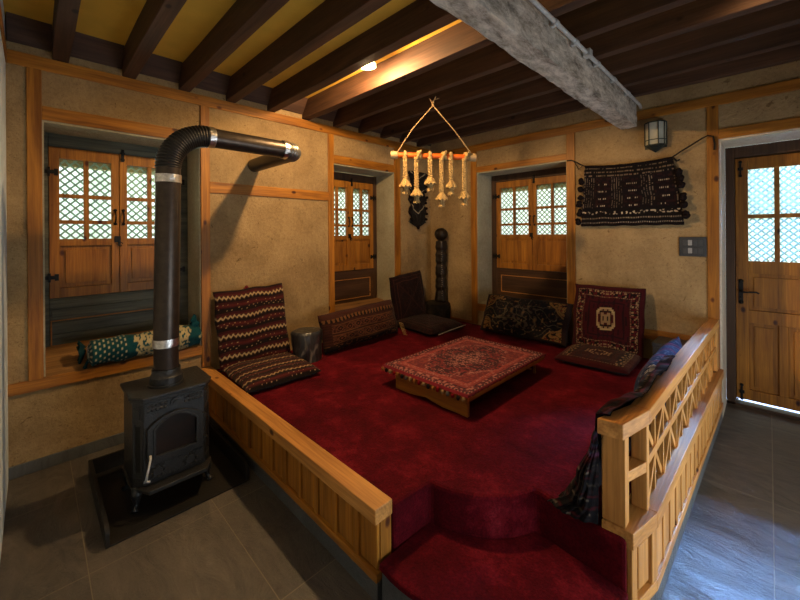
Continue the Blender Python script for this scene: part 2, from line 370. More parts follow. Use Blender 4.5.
# timber posts and rails on the walls
tn = [0]
def trim(label, mb, m, bevel=.003):
    tn[0] += 1; return struct(mb.build('trim_%d' % tn[0], m, bevel=bevel), label, 'timber')
T = .014
trim('top rail of the stove wall', B(-.02, T, FY, -.001, 2.397, 2.475), PINE[1])
trim('top rail of the back wall', B(T, RX, -T, .02, 2.342, 2.418), PINE[0])
trim('rail at the top of the white wall', B(T, 1.6, FY-.02, FY+.006, 2.397, 2.475), PINE[0])
trim('wall post left of the stove window', B(-.02, T, -3.665, -3.60, .545, 2.397), PINE[2])
trim('wall post right of the stove window', B(-.02, T, -2.727, -2.662, .38, 2.397), PINE[2])
trim('wall post left of the far window', B(-.02, T, -1.565, -1.50, .345, 2.397), PINE[2])
trim('wall post right of the far window', B(-.02, T, -.65, -.56, .345, 2.397), PINE[2])
trim('wall post left of the back window', B(.633, .708, -T, .02, .345, 2.342), PINE[2])
trim('wall post right of the back window', B(1.722, 1.80, -T, .02, .345, 2.342), PINE[2])
trim('wall post beside the door', B(2.762, 2.83, -T, .02, 0, 2.342), PINE[2])
trim('header above the stove window', B(-.02, T-.001, -3.60, -2.727, 2.10, 2.183), PINE[1])
trim('header above the far window', B(-.02, T-.001, -1.50, -.65, 2.11, 2.195), PINE[1])
trim('header above the back window', B(.708, 1.722, -T+.001, .02, 2.095, 2.158), PINE[0])
trim('header above the door', B(2.83, RX, -T+.001, .02, 2.088, 2.160), PINE[0])
trim('middle rail on the stove wall', B(-.02, T-.001, -2.662, -1.565, 1.728, 1.815), PINE[1])
trim('sill rail under the stove window', B(-.02, T+.004, FY, -2.728, .480, .547), PINE[1])
trim('sill rail under the far window', B(-.02, T-.001, -1.50, -.65, .50, .575), PINE[1])
trim('sill rail under the back window', B(.708, 1.722, -T+.001, .02, .505, .585), PINE[0])
trim('low rail beside the doorway post', B(1.80, 2.762, -T+.001, .02, .505, .585), PINE[0])
trim('thin rail at carpet level on the back wall', B(.0, .633, -T+.002, .02, .345, .372), PINE[0])
# stone skirting
struct(B(-.01, .012, FY, -2.75, 0, .07).build('baseboard_left', SLATE2, bevel=.002), 'low stone skirting on the stove wall', 'skirting')

# ------------------------------------------------------------------ windows
def lattice_pane(s0, s1, z0, z1, d, f, name, parent, step=.054, ww=.0115, rects=()):
    g = MB().box(s0, s1, d-.002, d+.002, z0, z1, f=f).build('glass_pane', GLASS, parent)
    mb = MB()
    def clipped(c, sgn):
        # line s*sgn - z = c clipped to rect
        pts = []
        for s_ in (s0, s1):
            z_ = s_*sgn-c
            if z0 <= z_ <= z1: pts.append((s_, z_))
        for z_ in (z0, z1):
            s_ = (z_+c)*sgn
            if s0 < s_ < s1: pts.append((s_, z_))
        return pts[:2] if len(pts) >= 2 else None
    for sgn in (1, -1):
        lo = min(s0*sgn, s1*sgn)-z1; hi = max(s0*sgn, s1*sgn)-z0; c = math.floor(lo/step)*step
        while c < hi:
            c += step
            p = clipped(c, sgn)
            if not p: continue
            (a, za), (b, zb) = p
            if math.hypot(a-b, za-zb) < .01: continue
            dx, dz = (b-a), (zb-za); L = math.hypot(dx, dz); nx, nz_ = -dz/L*ww/2, dx/L*ww/2; e = d-.012+.004*(sgn > 0)
            mb.hexa([f(*q) for q in ((a-nx, e-.003, za-nz_), (a+nx, e-.003, za+nz_), (b+nx, e-.003, zb+nz_), (b-nx, e-.003, zb-nz_), (a-nx, e, za-nz_), (a+nx, e, za+nz_), (b+nx, e, zb+nz_), (b-nx, e, zb-nz_))])
    mb.build('lattice', LATT, parent)
def hinge(mb, s, z, d, f, side):
    mb.box(s-.006, s+.006, d, d+.014, z-.030, z+.030, f=f)
    for k in (-1, 1): mb.box(min(s, s+side*.045*k), max(s, s+side*.045*k), d, d+.006, z-.012, z+.012, f=f); mb.box(s+side*.036*k-.010, s+side*.036*k+.010, d, d+.007, z-.022, z+.022, f=f)
def handle_arc(f, s, z, d, L=.10, r=.005, out=.028):
    return MB().tube([f(s, d+out*sin(pi*t/10), z-L/2+L*t/10) for t in range(11)], r, 8).ball(f(s, d+.004, z-L/2), .011, 8).ball(f(s, d+.004, z+L/2), .011, 8)
def make_window(n, label, f, ax, n0, n1, s0, sm, s1, zn, panel, tone, frame_s, sillm, slope):
    root = bpy.data.objects.new('window_%d' % n, None); COL.objects.link(root); OFF[root] = Vector((0, 0, 0)); struct(root, label, 'window')
    d = -.30; FR, FH = tone
    # surround frame and lintel board
    fr = MB().box(n0+.008, s0, d-.07, d-.005, .55, 2.09, f=f).box(s1, n1-.008, d-.07, d-.005, .55, 2.09, f=f).box(s0, s1, d-.07, d-.005, 2.003, 2.09, f=f)
    fr.box(s0, s0+.014, d-.07, d-.037, .98, 2.003, f=f).box(s1-.014, s1, d-.07, d-.037, .98, 2.003, f=f).box(s0, s1, d-.07, d-.037, 1.985, 2.003, f=f).box(s0, s1, d-.07, d-.037, .976, .995, f=f).box(sm-.014, sm+.014, d-.06, d-.037, .99, 1.99, f=f)
    fr.build('window_frame', FR[2] if n != 1 else FR[ax], root, bevel=.003)
    # lower panel
    zb = .60 if n > 1 else .62
    MB().box(s0, s1, d-.07, d-.012, .52, .975, f=f).build('lower_board', FR[ax], root, bevel=.002)
    if n == 1:
        pl = MB()
        for a, b in ((.655, .735), (.738, .815), (.845, .905)): pl.box(s0+.012, s1-.01, d-.012, d-.004, a, b, f=f)
        pl.box(s0, s1, d-.012, d-.001, .907, .965, f=f)
        pl.build('plank', FR[ax], root, bevel=.003)
    bd = MB(); a0, a1, b0, b1 = panel
    for q in ((a0, a1, b1-.008, b1), (a0, a1, b0, b0+.008), (a0, a0+.008, b0, b1), (a1-.008, a1, b0, b1)): bd.box(q[0], q[1], d-.012, d-.002, q[2], q[3], f=f)
    bd.build('panel_moulding', LPINE[ax] if n > 1 else PINE[ax], root, bevel=.002)
    # sill board, rising to the frame
    sl = MB(); sl.hexa([f(*q) for q in ((n0, -.30, .50), (n1, -.30, .50), (n1, 0, .50), (n0, 0, .50), (n0, -.30, slope), (n1, -.30, slope), (n1, 0, zn), (n0, 0, zn))])
    sl.build('sill_board', sillm, root)
    # shutters
    for (a, b, side) in ((s0, sm, 1), (sm, s1, -1)):
        a += .002; b -= .002; st = .052; mt = .045
        g0, g1 = (a+st, b-mt) if side == 1 else (a+mt, b-st)
        zs = (1.378, 1.925); mu = (g0+g1)/2
        lf = MB()
        lf.box(a, g0, d-.035, d, .98, 2.0, f=f).box(g1, b, d-.035, d, .98, 2.0, f=f)
        lf.box(g0, g1, d-.035, d, 1.925, 2.0, f=f).box(g0, g1, d-.035, d, 1.330, 1.378, f=f).box(g0, g1, d-.035, d, .98, 1.045, f=f)
        lf.box(mu-.014, mu+.014, d-.032, d-.002, 1.378, 1.925, f=f)
        for z_ in (1.494, 1.672): lf.box(g0, mu-.014, d-.031, d-.003, z_-.013, z_+.013, f=f).box(mu+.014, g1, d-.031, d-.003, z_-.013, z_+.013, f=f)
        lf.box(g0, g1, d-.03, d-.018, 1.045, 1.33, f=f).box(g0+.028, g1-.028, d-.02, d-.008, 1.073, 1.302, f=f)
        sh = lf.build('shutter', PINE[2], root, bevel=.002)
        lattice_pane(g0, g1, 1.378, 1.925, d-.033, f, 'pane', sh)
        hs = a if side == 1 else b
        for z_ in (1.83, 1.12):
            hb = MB(); hinge(hb, hs, z_, d, f, 1); hb.build('hinge', BLACKM, sh)
        hx = (b-.022) if side == 1 else (a+.022)
        handle_arc(f, hx, 1.535, d).build('handle', BLACKM, sh, smooth=True)
    lt = MB().box(sm-.030, sm+.006, d, d+.008, 1.35, 1.395, f=f).box(sm-.010, sm+.004, d+.006, d+.016, 1.33, 1.36, f=f)
    lt.tube([f(sm+.004+.014*cos(t*.6), d+.012, 1.335+.014*sin(t*.6)) for t in range(10)], .003, 6)
    lt.build('latch', BLACKM, root)
    MB().box(sm+.012, sm+.030, d, d+.012, 1.945, 2.035, f=f).box(sm+.008, sm+.034, d, d+.009, 1.955, 1.967, f=f).box(sm+.008, sm+.034, d, d+.009, 2.0, 2.012, f=f).build('bolt', BLACKM, root)
    # outer pane frame seen beyond the shutters
    of = MB().box(s0, s1, d-.14, d-.09, 1.885, 2.02, f=f)
    of.build('outer_frame', PALEW, root)
    return root
fa = lambda s, d, z: (d, s, z)
fb = lambda s, d, z: (s, -d, z)
make_window(1, 'pine shuttered window with blue washed planks behind the stove', fa, 1, -3.60, -2.727, -3.567, -3.188, -2.803, .547, (-3.562, -2.82, .655, .83), (BLUEW, 0), 0, SILLW, .66)
make_window(2, 'narrow pine shuttered window above the leaning patterned bolster', fa, 1, -1.50, -.65, -1.42, -1.063, -.715, .575, (-1.395, -.765, .65, .88), (BROWN, 0), 0, SILLW, .615)
make_window(3, 'pine shuttered window with dark lower panel in the back wall', fb, 0, .708, 1.722, .78, 1.23, 1.68, .585, (.835, 1.66, .70, .90), (BROWN, 0), 0, PALE, .62)

# ------------------------------------------------------------------ door
dr = bpy.data.objects.new('door_1', None); COL.objects.link(dr); OFF[dr] = Vector((0, 0, 0)); struct(dr, 'pine half-glazed door with black handle', 'door')
MB().box(2.842, 2.898, .36, .46, 0, 2.075).box(3.73, 3.788, .36, .46, 0, 2.075).box(2.898, 3.73, .36, .46, 1.99, 2.075).box(2.88, 2.912, .462, .49, .03, 2.0).box(3.715, 3.75, .462, .49, .03, 2.0).box(2.88, 3.75, .462, .49, 1.975, 2.02).build('door_frame', BROWN[2], dr, bevel=.003)
lf = MB(); dy0, dy1 = .42, .46
X0, X1 = 2.90, 3.725; gx0, gx1 = 2.975, 3.65
lf.box(X0, gx0, dy0, dy1, .04, 1.985).box(gx1, X1, dy0, dy1, .04, 1.985)
lf.box(gx0, gx1, dy0, dy1, 1.892, 1.985).box(gx0, gx1, dy0, dy1, 1.06, 1.158).box(gx0, gx1, dy0, dy1, .04, .125).box(gx0, gx1, dy0, dy1, .665, .765)
gm = [3.137, 3.312, 3.487]
for q in gm: lf.box(q-.015, q+.015, dy0+.004, dy1, 1.158, 1.892)
zz = 1.515
for a, b in ((gx0, gm[0]-.015), (gm[0]+.015, gm[1]-.015), (gm[1]+.015, gm[2]-.015), (gm[2]+.015, gx1)): lf.box(a, b, dy0+.005, dy1, zz-.016, zz+.016)
lf.box(3.143, 3.193, dy0, dy1, .125, .665); lf.box(3.43, 3.48, dy0, dy1, .125, .665)
for a, b in ((gx0, 3.143), (3.193, 3.43), (3.48, gx1)): lf.box(a, b, dy0+.018, dy1-.01, .125, .665).box(a+.03, b-.03, dy0+.008, dy1-.01, .155, .635)
lf.box(gx0, gx1, dy0+.018, dy1-.01, .765, 1.06).box(gx0+.03, gx1-.03, dy0+.008, dy1-.01, .795, 1.03)
leaf = lf.build('door_leaf', PINE[2], dr, bevel=.002)
lattice_pane(gx0, gx1, 1.158, 1.892, -.452, fb, 'pane', leaf, .050, .0125)
hb = MB().box(2.917, 2.943, .41, .42, .83, .99).ball((2.93, .415, .995), .016, 8).ball((2.93, .415, .825), .016, 8).tube([(2.93, .42, .915), (2.93, .375, .915), (2.935, .365, .914), (2.96, .362, .912), (3.02, .362, .918), (3.035, .365, .908)], [.009, .009, .008, .007, .007, .006], 8).ball((2.93, .408, .865), .007, 6)
hb.build('handle', BLACKM, leaf, smooth='auto')
for z_ in (.10, 1.90): MB().box(2.925, 2.937, .408, .42, z_-.055, z_+.055).box(2.915, 2.947, .41, .42, z_-.012, z_+.012).ball((2.931, .412, z_+.055), .012, 8).ball((2.931, .412, z_-.055), .012, 8).build('bolt', BLACKM, leaf)
MB().box(2.842, 3.788, .36, .50, 0, .018).build('threshold', BROWN[0], dr)
# porch ground outside
struct(B(-3, 6, .96, 6, -.12, -.05).build('ground', SLATE2), 'ground outside the house', 'ground')

# ------------------------------------------------------------------ ceiling joists, big beam, blocking
JY = [-3.515, -3.17, -2.832, -2.495, -2.15, -1.81, -1.468, -1.148, -.83, -.52, -.225]
order = ['first', 'second', 'third', 'fourth', 'fifth', 'sixth', 'seventh', 'eighth', 'ninth', 'tenth', 'last']
jl = ['dark ceiling joist nearest the white wall, over the left window', 'dark ceiling joist above the left window, second from the white wall', 'dark ceiling joist above the right half of the left window', 'dark ceiling joist ending above the stove pipe elbow', 'dark ceiling joist left of the round ceiling lamp', 'dark ceiling joist lit orange by the round ceiling lamp', 'dark ceiling joist just right of the lit joist, before the rope hanger', 'dark ceiling joist fourth from the back wall', 'dark ceiling joist third from the back wall', 'dark ceiling joist second from the back wall', 'dark ceiling joist nearest the back wall, above the lantern']
for i, y in enumerate(JY):
    wd = .075 if i < 6 else .062
    mb = MB(); n = 24
    def fn(u, v, y=y, wd=wd, i=i):
        x = -.02+(RX+.02)*u; k = [( -1, 1), (-1, -1), (1, -1), (1, 1)]
        t = v*3; a = int(min(t, 2)); fr_ = t-a; p0, p1 = k[a], k[a+1]
        w_ = wd/2*(1+.10*noise.noise((x*1.3, i*5.1, 0))); zb = 2.48+.006*noise.noise((x*1.1, i*3.7, 9)); zt = H0+.005
        yy = (p0[0]+(p1[0]-p0[0])*fr_)*w_; zz = (zb if p0[1] < 0 else zt)*(1-fr_)+(zb if p1[1] < 0 else zt)*fr_
        return (x, y+yy+.004*noise.noise((x*.8, i*2.2, 4)), zz)
    mb.grid(fn, n, 3)
    tag(mb.build('ceiling_joist', DARKW[0], bevel=.004), jl[i], 'joist', 'dark ceiling joists')
edges = [FY+.006]+[e for y in JY for e in (y-.04, y+.04)]+[-.005]
mb = MB()
for k in range(0, len(edges), 2):
    a, b = edges[k], edges[k+1]
    if b-a < .03: continue
    mb.hexa([(.0, a, 2.525), (.02, a, 2.520), (.02, b, 2.520), (.0, b, 2.525), (.0, a, H0), (.115, a, H0), (.115, b, H0), (.0, b, H0)])
struct(mb.build('trim_joist_blocking', DARKW[1], bevel=.002), 'dark blocking boards between the joists on the stove wall', 'timber')
mb = MB(); CX0, CX1, BZ0, BZ1 = 2.188, 2.308, 2.285, 2.482
def beamfn(u, v):
    y = FY+.02+(3.70)*u; per = v*4; a = int(min(per, 3)); t = per-a
    cs = [(CX0, BZ1), (CX0, BZ0), (CX1, BZ0), (CX1, BZ1), (CX0, BZ1)]
    x = cs[a][0]*(1-t)+cs[a+1][0]*t; z = cs[a][1]*(1-t)+cs[a+1][1]*t
    dd = .006*noise.noise((x*14, y*5, z*14))+.004*noise.noise((x*30, y*18, z*30+5))+.004*noise.noise((0, y*2.2, 3)); 
    cx, cz = (CX0+CX1)/2, (BZ0+BZ1)/2; r = Vector((x-cx, z-cz)); r2 = r.normalized()
    sh = 0
    if z > BZ1-.01: return (x, y, z)
    return (x+r2.x*(dd-sh*.5), y, z+r2.y*(dd-sh*.5))
mb.grid(beamfn, 200, 40)
ends = [[beamfn(u, v/40) for v in range(40)] for u in (0, 1)]
for e in ends: mb.bm.faces.new([mb.bm.verts.new(p) for p in e])
tag(mb.build('main_beam', HEWN, smooth='auto', merge=True), 'thick rough-hewn pale beam carrying the joists', 'beam')
cd = thing('conduit', 'thin grey metal conduit pipe running along the hewn beam', 'pipe', (2.338, -3.6, 2.455))
MB().tube([(2.338, y_, 2.457) for y_ in (-3.68, -2, -.3)]+[(2.338, -.06, 2.455), (2.336, -.016, 2.44)], .0115, 10).build('pipe', STEEL, cd, smooth=True)
for y_ in (-3.1, -2.5, -2.1, -1.77, -1.5, -1.13, -.78, -.42): MB().tube([(2.338, y_-.018, 2.457), (2.338, y_+.018, 2.457)], .0155, 10).box(2.316, 2.334, y_-.01, y_+.01, 2.44, 2.474).build('clamp', STEEL, cd, smooth='auto')
MB().box(2.318, 2.360, -1.335, -1.285, 2.436, 2.479).build('junction_box', STEEL, cd, bevel=.004)

# recessed lamp
lp = thing('ceiling_lamp', 'round lit lamp glowing between two dark ceiling joists', 'lamp', (1.20, -2.052, 2.53))
MB().tube([(1.20, -2.052, 2.532), (1.20, -2.052, H0-.001)], .040, 24).build('housing', PALEW, lp, smooth='auto')
MB().tube([(1.20, -2.052, 2.519), (1.20, -2.052, 2.533)], .056, 28).build('lamp_shade', LAMPM, lp, smooth='auto')

# ------------------------------------------------------------------ platform and step
plat = [(0.016, -2.66), (2.06, -2.66), (2.074, -2.455)]
for t in range(1, 9):
    a = t/8; p0, p1, p2, p3 = (2.074, -2.455), (2.22, -2.44), (2.37, -2.33), (2.414, -2.185); m = 1-a
    plat.append(tuple(m**3*p0[k]+3*m*m*a*p1[k]+3*m*a*a*p2[k]+a**3*p3[k] for k in (0, 1)))
plat += [(2.745, -2.222), (2.698, -2.03), (2.745, -.016), (0.016, -.016)]
pf = thing('seating_platform', 'raised seating platform covered in deep red carpet', 'platform', (1.3, -1.3, 0))
mb = MB().prism(plat, .02, .345); mb.build('carpet', CARPET, pf, bevel=.014)
arc = [(2.065, -2.742)]
for t in range(1, 20):
    a = t/20; p0, p1, p2, p3 = (2.09, -2.745), (2.36, -2.77), (2.70, -2.58), (2.752, -2.24); m = 1-a
    arc.append(tuple(m**3*p0[k]+3*m*m*a*p1[k]+3*m*a*a*p2[k]+a**3*p3[k] for k in (0, 1)))
inner = [(2.752, -2.226)] + [(x-.004, y-.004) for x, y in plat[10:1:-1]]
step = arc+inner
stp = MB().prism(step, .155, .18).build('step_carpet', CARPET, pf, bevel=.006)
def shrink(p, k):
    return [(x-(.012 if i < len(arc) else 0)*(x-2.3)/.5, y+(.012 if i < len(arc) else 0)) for i, (x, y) in enumerate(p)]
MB().prism(shrink(step, 0), .0, .156).build('step_plinth', SLATE2, pf)
# curb
cb = thing('platform_curb', 'low panelled pine curb along the stove side of the platform', 'curb', (1.0, -2.70, 0))
MB().box(.0145, 2.06, -2.752, -2.664, .318, .376).build('cap_rail', LPINE[0], cb, bevel=.004)
MB().box(.0145, 2.055, -2.722, -2.668, .10, .318).build('backing_board', PINE[2], cb)
MB().box(.0145, 2.058, -2.748, -2.722, .10, .135).build('bottom_rail', PINE[0], cb, bevel=.002)
MB().box(.0145, 2.04, -2.726, -2.666, 0, .10).build('plinth', SLATE2, cb)
n = 14; x0c, x1c = .0145, 2.058; st = (x1c-x0c)/n
for k in range(n):
    a = x0c+k*st
    MB().box(a, a+.034, -2.742, -2.722, .135, .318).build('stile', PINE[2], cb, bevel=.002)
    MB().box(a+.040, a+st-.006, -2.738, -2.722, .141, .312).build('panel', PINE[2], cb, bevel=.005)

# railing
rl = thing('platform_railing', 'panelled pine railing with lattice along the platform side facing the door', 'railing', (2.78, -1.1, 0))
def R(y, ins=0): return 2.80+.0247*(y+2.03)-ins
K = -2.03; E1 = (2.762, -2.205)
def seg(mb, y0, y1, i0, i1, z0, z1):
    """bar following the railing line, outer inset i0, inner inset i1"""
    return mb.hexa([(R(y0, i1), y0, z0), (R(y0, i0), y0, z0), (R(y1, i0), y1, z0), (R(y1, i1), y1, z0), (R(y0, i1), y0, z1), (R(y0, i0), y0, z1), (R(y1, i0), y1, z1), (R(y1, i1), y1, z1)])
def seg2(mb, i0, i1, z0, z1, e=0.0):
    """the short splayed end bay"""
    a = (R(K, i1), K); b = (R(K, i0), K); c = (E1[0]-i0, E1[1]-e); d = (E1[0]-min(i1, .100), E1[1]-e)
    return mb.hexa([(*d, z0), (*c, z0), (*b, z0), (*a, z0), (*d, z1), (*c, z1), (*b, z1), (*a, z1)])
YE = -.016
mb = MB(); seg(mb, K, YE, 0, .100, .315, .372); seg2(mb, 0, .100, .315, .372); mb.build('ledge', LPINE[1], rl, bevel=.003)
mb = MB(); seg(mb, K, YE, .020, .09, .09, .315); seg2(mb, .020, .09, .09, .315); mb.build('backing_board', PINE[2], rl)
mb = MB(); seg(mb, K, YE, .002, .020, .085, .125); seg2(mb, .002, .020, .085, .125); mb.build('bottom_rail', LPINE[1], rl, bevel=.002)
mb = MB(); seg(mb, K, YE, .008, .09, 0, .088); seg2(mb, .008, .09, 0, .088); mb.build('plinth', SLATE2, rl)
n = 17; st = (YE-K)/n
for k in range(n):
    a = K+k*st
    mb = MB(); seg(mb, a, a+.030, .006, .022, .125, .315); mb.build('stile', LPINE[2], rl, bevel=.002)
    mb = MB(); seg(mb, a+.038, a+st-.008, .009, .022, .133, .308); mb.build('panel', LPINE[2], rl, bevel=.005)
def endp(t, ins, z):  # point on splayed bay, t from kink to end
    a = Vector((R(K, ins), K, z)); b = Vector((E1[0]-ins, E1[1], z)); return a.lerp(b, t)
for (t0, t1, nm, i0, z0, z1) in ((0.02, .20, 'stile', .004, .125, .315), (.80, 1.0, 'stile', .004, .125, .315), (.30, .70, 'panel', .008, .150, .30)):
    mb = MB(); mb.hexa([endp(t0, .02, z0), endp(t1, .02, z0), endp(t1, i0, z0), endp(t0, i0, z0), endp(t0, .02, z1), endp(t1, .02, z1), endp(t1, i0, z1), endp(t0, i0, z1)]); mb.build(nm, LPINE[2], rl, bevel=.003)
# handrail
def hseg(mb, z0, z1, i0=.024, i1=.088):
    seg(mb, K+.01, YE, i0, i1, z0, z1)
    a = (R(K, i1), K+.01); b = (R(K, i0), K+.01); c = (2.735, -2.212); d = (2.655, -2.222)
    mb.hexa([(*d, z0), (*c, z0), (*b, z0), (*a, z0), (*d, z1), (*c, z1), (*b, z1), (*a, z1)])
mb = MB(); hseg(mb, .682, .737); mb.build('handrail', LPINE[1], rl, bevel=.003)
MB().box(2.661, 2.737, -2.196, -2.150, .372, .685).build('post', LPINE[2], rl, bevel=.003)
mb = MB(); seg(mb, K-.02, K+.012, .028, .080, .372, .685); mb.build('post', LPINE[2], rl, bevel=.003)
mb = MB(); seg(mb, -.10, YE, .026, .086, .372, .685); mb.build('post', LPINE[2], rl, bevel=.003)
mb = MB(); mb.hexa([(2.664, -2.165, .515), (2.735, -2.165, .515), (R(K, .030), K-.02, .515), (R(K, .085), K-.02, .515), (2.664, -2.165, .553), (2.735, -2.165, .553), (R(K, .030), K-.02, .553), (R(K, .085), K-.02, .553)]); mb.build('shelf', LPINE[1], rl, bevel=.002)
# lattice between ledge and handrail
lb = MB(); y0l, y1l = K+.012, -.10; zl, zh, zm = .372, .685, .535
def lat(mb, ya, za, yb, zb, w=.014, ins=.045, th=.014):
    mb.bar((R(ya, ins), ya, za), (R(yb, ins), yb, zb), w, th, (1, 0, 0))
nb = 7; bw = (y1l-y0l)/nb
mb = MB(); seg(mb, y0l, y1l, .034, .056, zm-.016, zm+.016); mb.build('middle_bar', LPINE[1], rl, bevel=.001)
for k in range(nb):
    a = y0l+k*bw; b = a+bw; c = (a+b)/2
    mb = MB()
    if k: mb.bar((R(a, .045), a, zl), (R(a, .045), a, zh), .016, .016, (1, 0, 0))
    lat(mb, a, zl, c, zm, .023, ins=.041); lat(mb, b, zl, c, zm, .023, ins=.049); lat(mb, a, zh, c, zm, .023, ins=.049); lat(mb, b, zh, c, zm, .023, ins=.041)
    lat(mb, c, zl, c, zh, .016, .045)
    mb.build('lattice', LPINE[2], rl)

# ------------------------------------------------------------------ woven patterns (knot colours)
DK, MR, RD, CR, NV, OC = (.010, .005, .005), (.042, .007, .008), (.16, .016, .016), (.46, .33, .17), (.010, .012, .022), (.15, .065, .022)
def mixt(a, b, t): return tuple(a[i]*(1-t)+b[i]*t for i in range(3))
def p_zigzag(u, v):
    """cream zigzag bands over dark stripes; v from bottom to top"""
    s = v*4.0-.62+.0; k = round(s); dv = (s-k)
    tri = abs(((u*17) % 1)-.5)*2
    if 0 <= k <= 3 and abs(dv-(tri-.5)*.13) < .048: return CR
    if 0 <= k <= 3 and abs(dv-(tri-.5)*.16) < .10: return (.05, .02, .012)
    for rr, of in ((.36, 0), (.46, .5), (-.44, .25), (-.34, .75)):
        if abs(dv-rr) < .014 and ((u*15+of) % 1) < .16 and h2(int(u*15+of), k*4+rr) > .35: return CR
    band = int((v*40)) % 5
    return (DK, MR, (.085, .012, .011), MR, DK)[band]
CR2 = (.30, .20, .11)
def p_medallion(u, v):
    du, dv = abs(u-.5)*2, abs(v-.5)*2; e = max(du, dv); a, b = int(du*24), int(dv*24)
    if e > .90: return (.055, .005, .007)
    if .84 < e < .87 or .66 < e < .685: return CR2 if int((u+v)*80) % 2 else MR
    if .685 < e < .84: return CR2 if h2(a, b) > .80 else ((.09, .008, .012) if h2(a, b, 3) > .5 else DK)
    qa, qb = int(du/.045), int(dv/.055)
    if qa+qb < 9 and qa < 6 and qb < 6:
        if qa+qb >= 7 and qa+qb < 9 or qa == 5 or qb == 5: return CR
        return CR2 if h2(qa, qb, 2) > .60 else ((.07, .008, .010) if h2(qa, qb, 6) > .5 else DK)
    if abs(e-.50) < .012: return (.02, .005, .008)
    return (.050, .005, .008) if h2(a, int(dv*7), 4) > .35 else (.022, .005, .008)
def p_seatband(u, v):
    du, dv = abs(u-.5)*2, abs(v-.5)*2; e = max(du, dv); a, b = int(du*26), int(dv*16)
    if .80 < e < .84: return CR2 if int((u+v)*60) % 2 else DK
    if .84 < e: return (.05, .006, .008)
    if du < .36 and dv < .30: return CR if h2(a, b, 5) > .62 else MR
    if .62 < du < .8: return CR2 if h2(a, b, 7) > .72 else DK
    return (.045, .006, .008) if h2(int(du*16), int(dv*5), 8) > .4 else (.022, .005, .008)
def p_hex(u, v):
    for vc in (.30, .56):
        if abs(v-vc) < .105 and .08 < u < .92:
            if abs(v-vc) > .092: return OC
            a = ((u*9) % 1)-.5; b = (v-vc)/.105*.5; r = abs(a)+abs(b)*1.1
            if .36 < r < .46: return (.11, .04, .018)
            if r < .3: return DK if r > .12 else (.12, .03, .015)
            return (.075, .024, .012) if h2(int(u*70), int(v*40)) > .5 else (.03, .007, .006)
    if .74 < v < .84: return OC if abs(((u*22) % 1)-.5) < .16+.2*((v-.74)/.1) else DK
    if v > .84: return (.05, .015, .010)
    if v < .16: return OC if h2(int(u*50), int(v*40)) > .86 else DK
    return (.030, .008, .006) if int(v*44) % 3 else (.045, .012, .008)
def p_floral(u, v):
    du, dv = abs(u-.5)*2, abs(v-.5)*2
    if du > .90 or dv > .90: return (.020, .010, .010)
    n = noise.noise((u*9, v*5, 2)); n2 = noise.noise((u*22, v*12, 7)); n3 = noise.noise((u*40, v*22, 3))
    gold = (.19, .105, .032)
    cornr = ((1-du)/.42)**1.3+((1-dv)/.75)**1.3 + .35*n
    if cornr < .95:
        if abs(n2) < .10: return DK
        return gold if n3 > -.28 else (.13, .02, .015)
    if abs(cornr-1.05) < .07: return gold
    if n2 > .52: return gold
    if n3 > .60: return (.26, .18, .09)
    if abs(n) < .035: return (.10, .085, .05)
    if du < .42 and dv < .62 and n2 > .12: return (.075, .055, .038)
    return (.010, .009, .011) if n3 < .25 else (.045, .022, .016)
def p_dark(u, v):
    du, dv = abs(u-.5)*2, abs(v-.5)*2; e = max(du, dv)
    if .74 < e < .77 or .88 < e < .90: return (.05, .017, .012)
    if abs(du-dv) < .04 and e < .7: return (.03, .009, .008)
    return (.012, .004, .005) if h2(int(u*26), int(v*26)) > .3 else (.022, .006, .006)
def p_table(u, v):
    du, dv = abs(u-.5)*2, abs(v-.5)*2; e = max(du, dv)
    n = noise.noise((u*16, v*20, 2)); f = h2(int(du*48), int(dv*62)); f2 = h2(int(du*24), int(dv*31), 3)
    red, dkr, pk = (.150, .022, .030), (.045, .009, .018), (.38, .16, .14)
    if e > .965: return (.17, .012, .022)
    if .93 < e < .965: return pk if int((u+v)*90) % 3 == 0 else dkr
    if .84 < e < .93: return pk if f2 > .72 else (dkr if f > .35 else red)
    if .80 < e < .84: return (.22, .035, .035)
    if .72 < e < .80: return pk if f > .74 else (.30, .05, .045)
    r = du*.9+dv*.75+.16*n
    if r < .30: return pk if f > .55 else dkr
    if r < .72: return (pk if f > .86 else dkr) if (f2+n*.3) > .32 else (.20, .03, .035)
    if r < .80: return pk if f > .6 else red
    return red if f2 > .25 else (.23, .045, .040)
def p_teal(u, v):
    teal = (.004, .062, .078); dkt = (.004, .045, .06)
    if u < .30:
        a, b = (u*30) % 1, (v*12+(int(u*30) % 2)*.5) % 1
        return (.55, .50, .34) if (a-.5)**2+(b-.5)**2 < .05 else teal
    n = noise.noise((u*20, v*9, 1)); n2 = noise.noise((u*45, v*20, 4))
    if abs(((u-.3)*3.2) % 1-.5) < .30+.2*n and n2 > -.12: return (.50, .42, .22)
    return teal if n2 < .4 else dkt

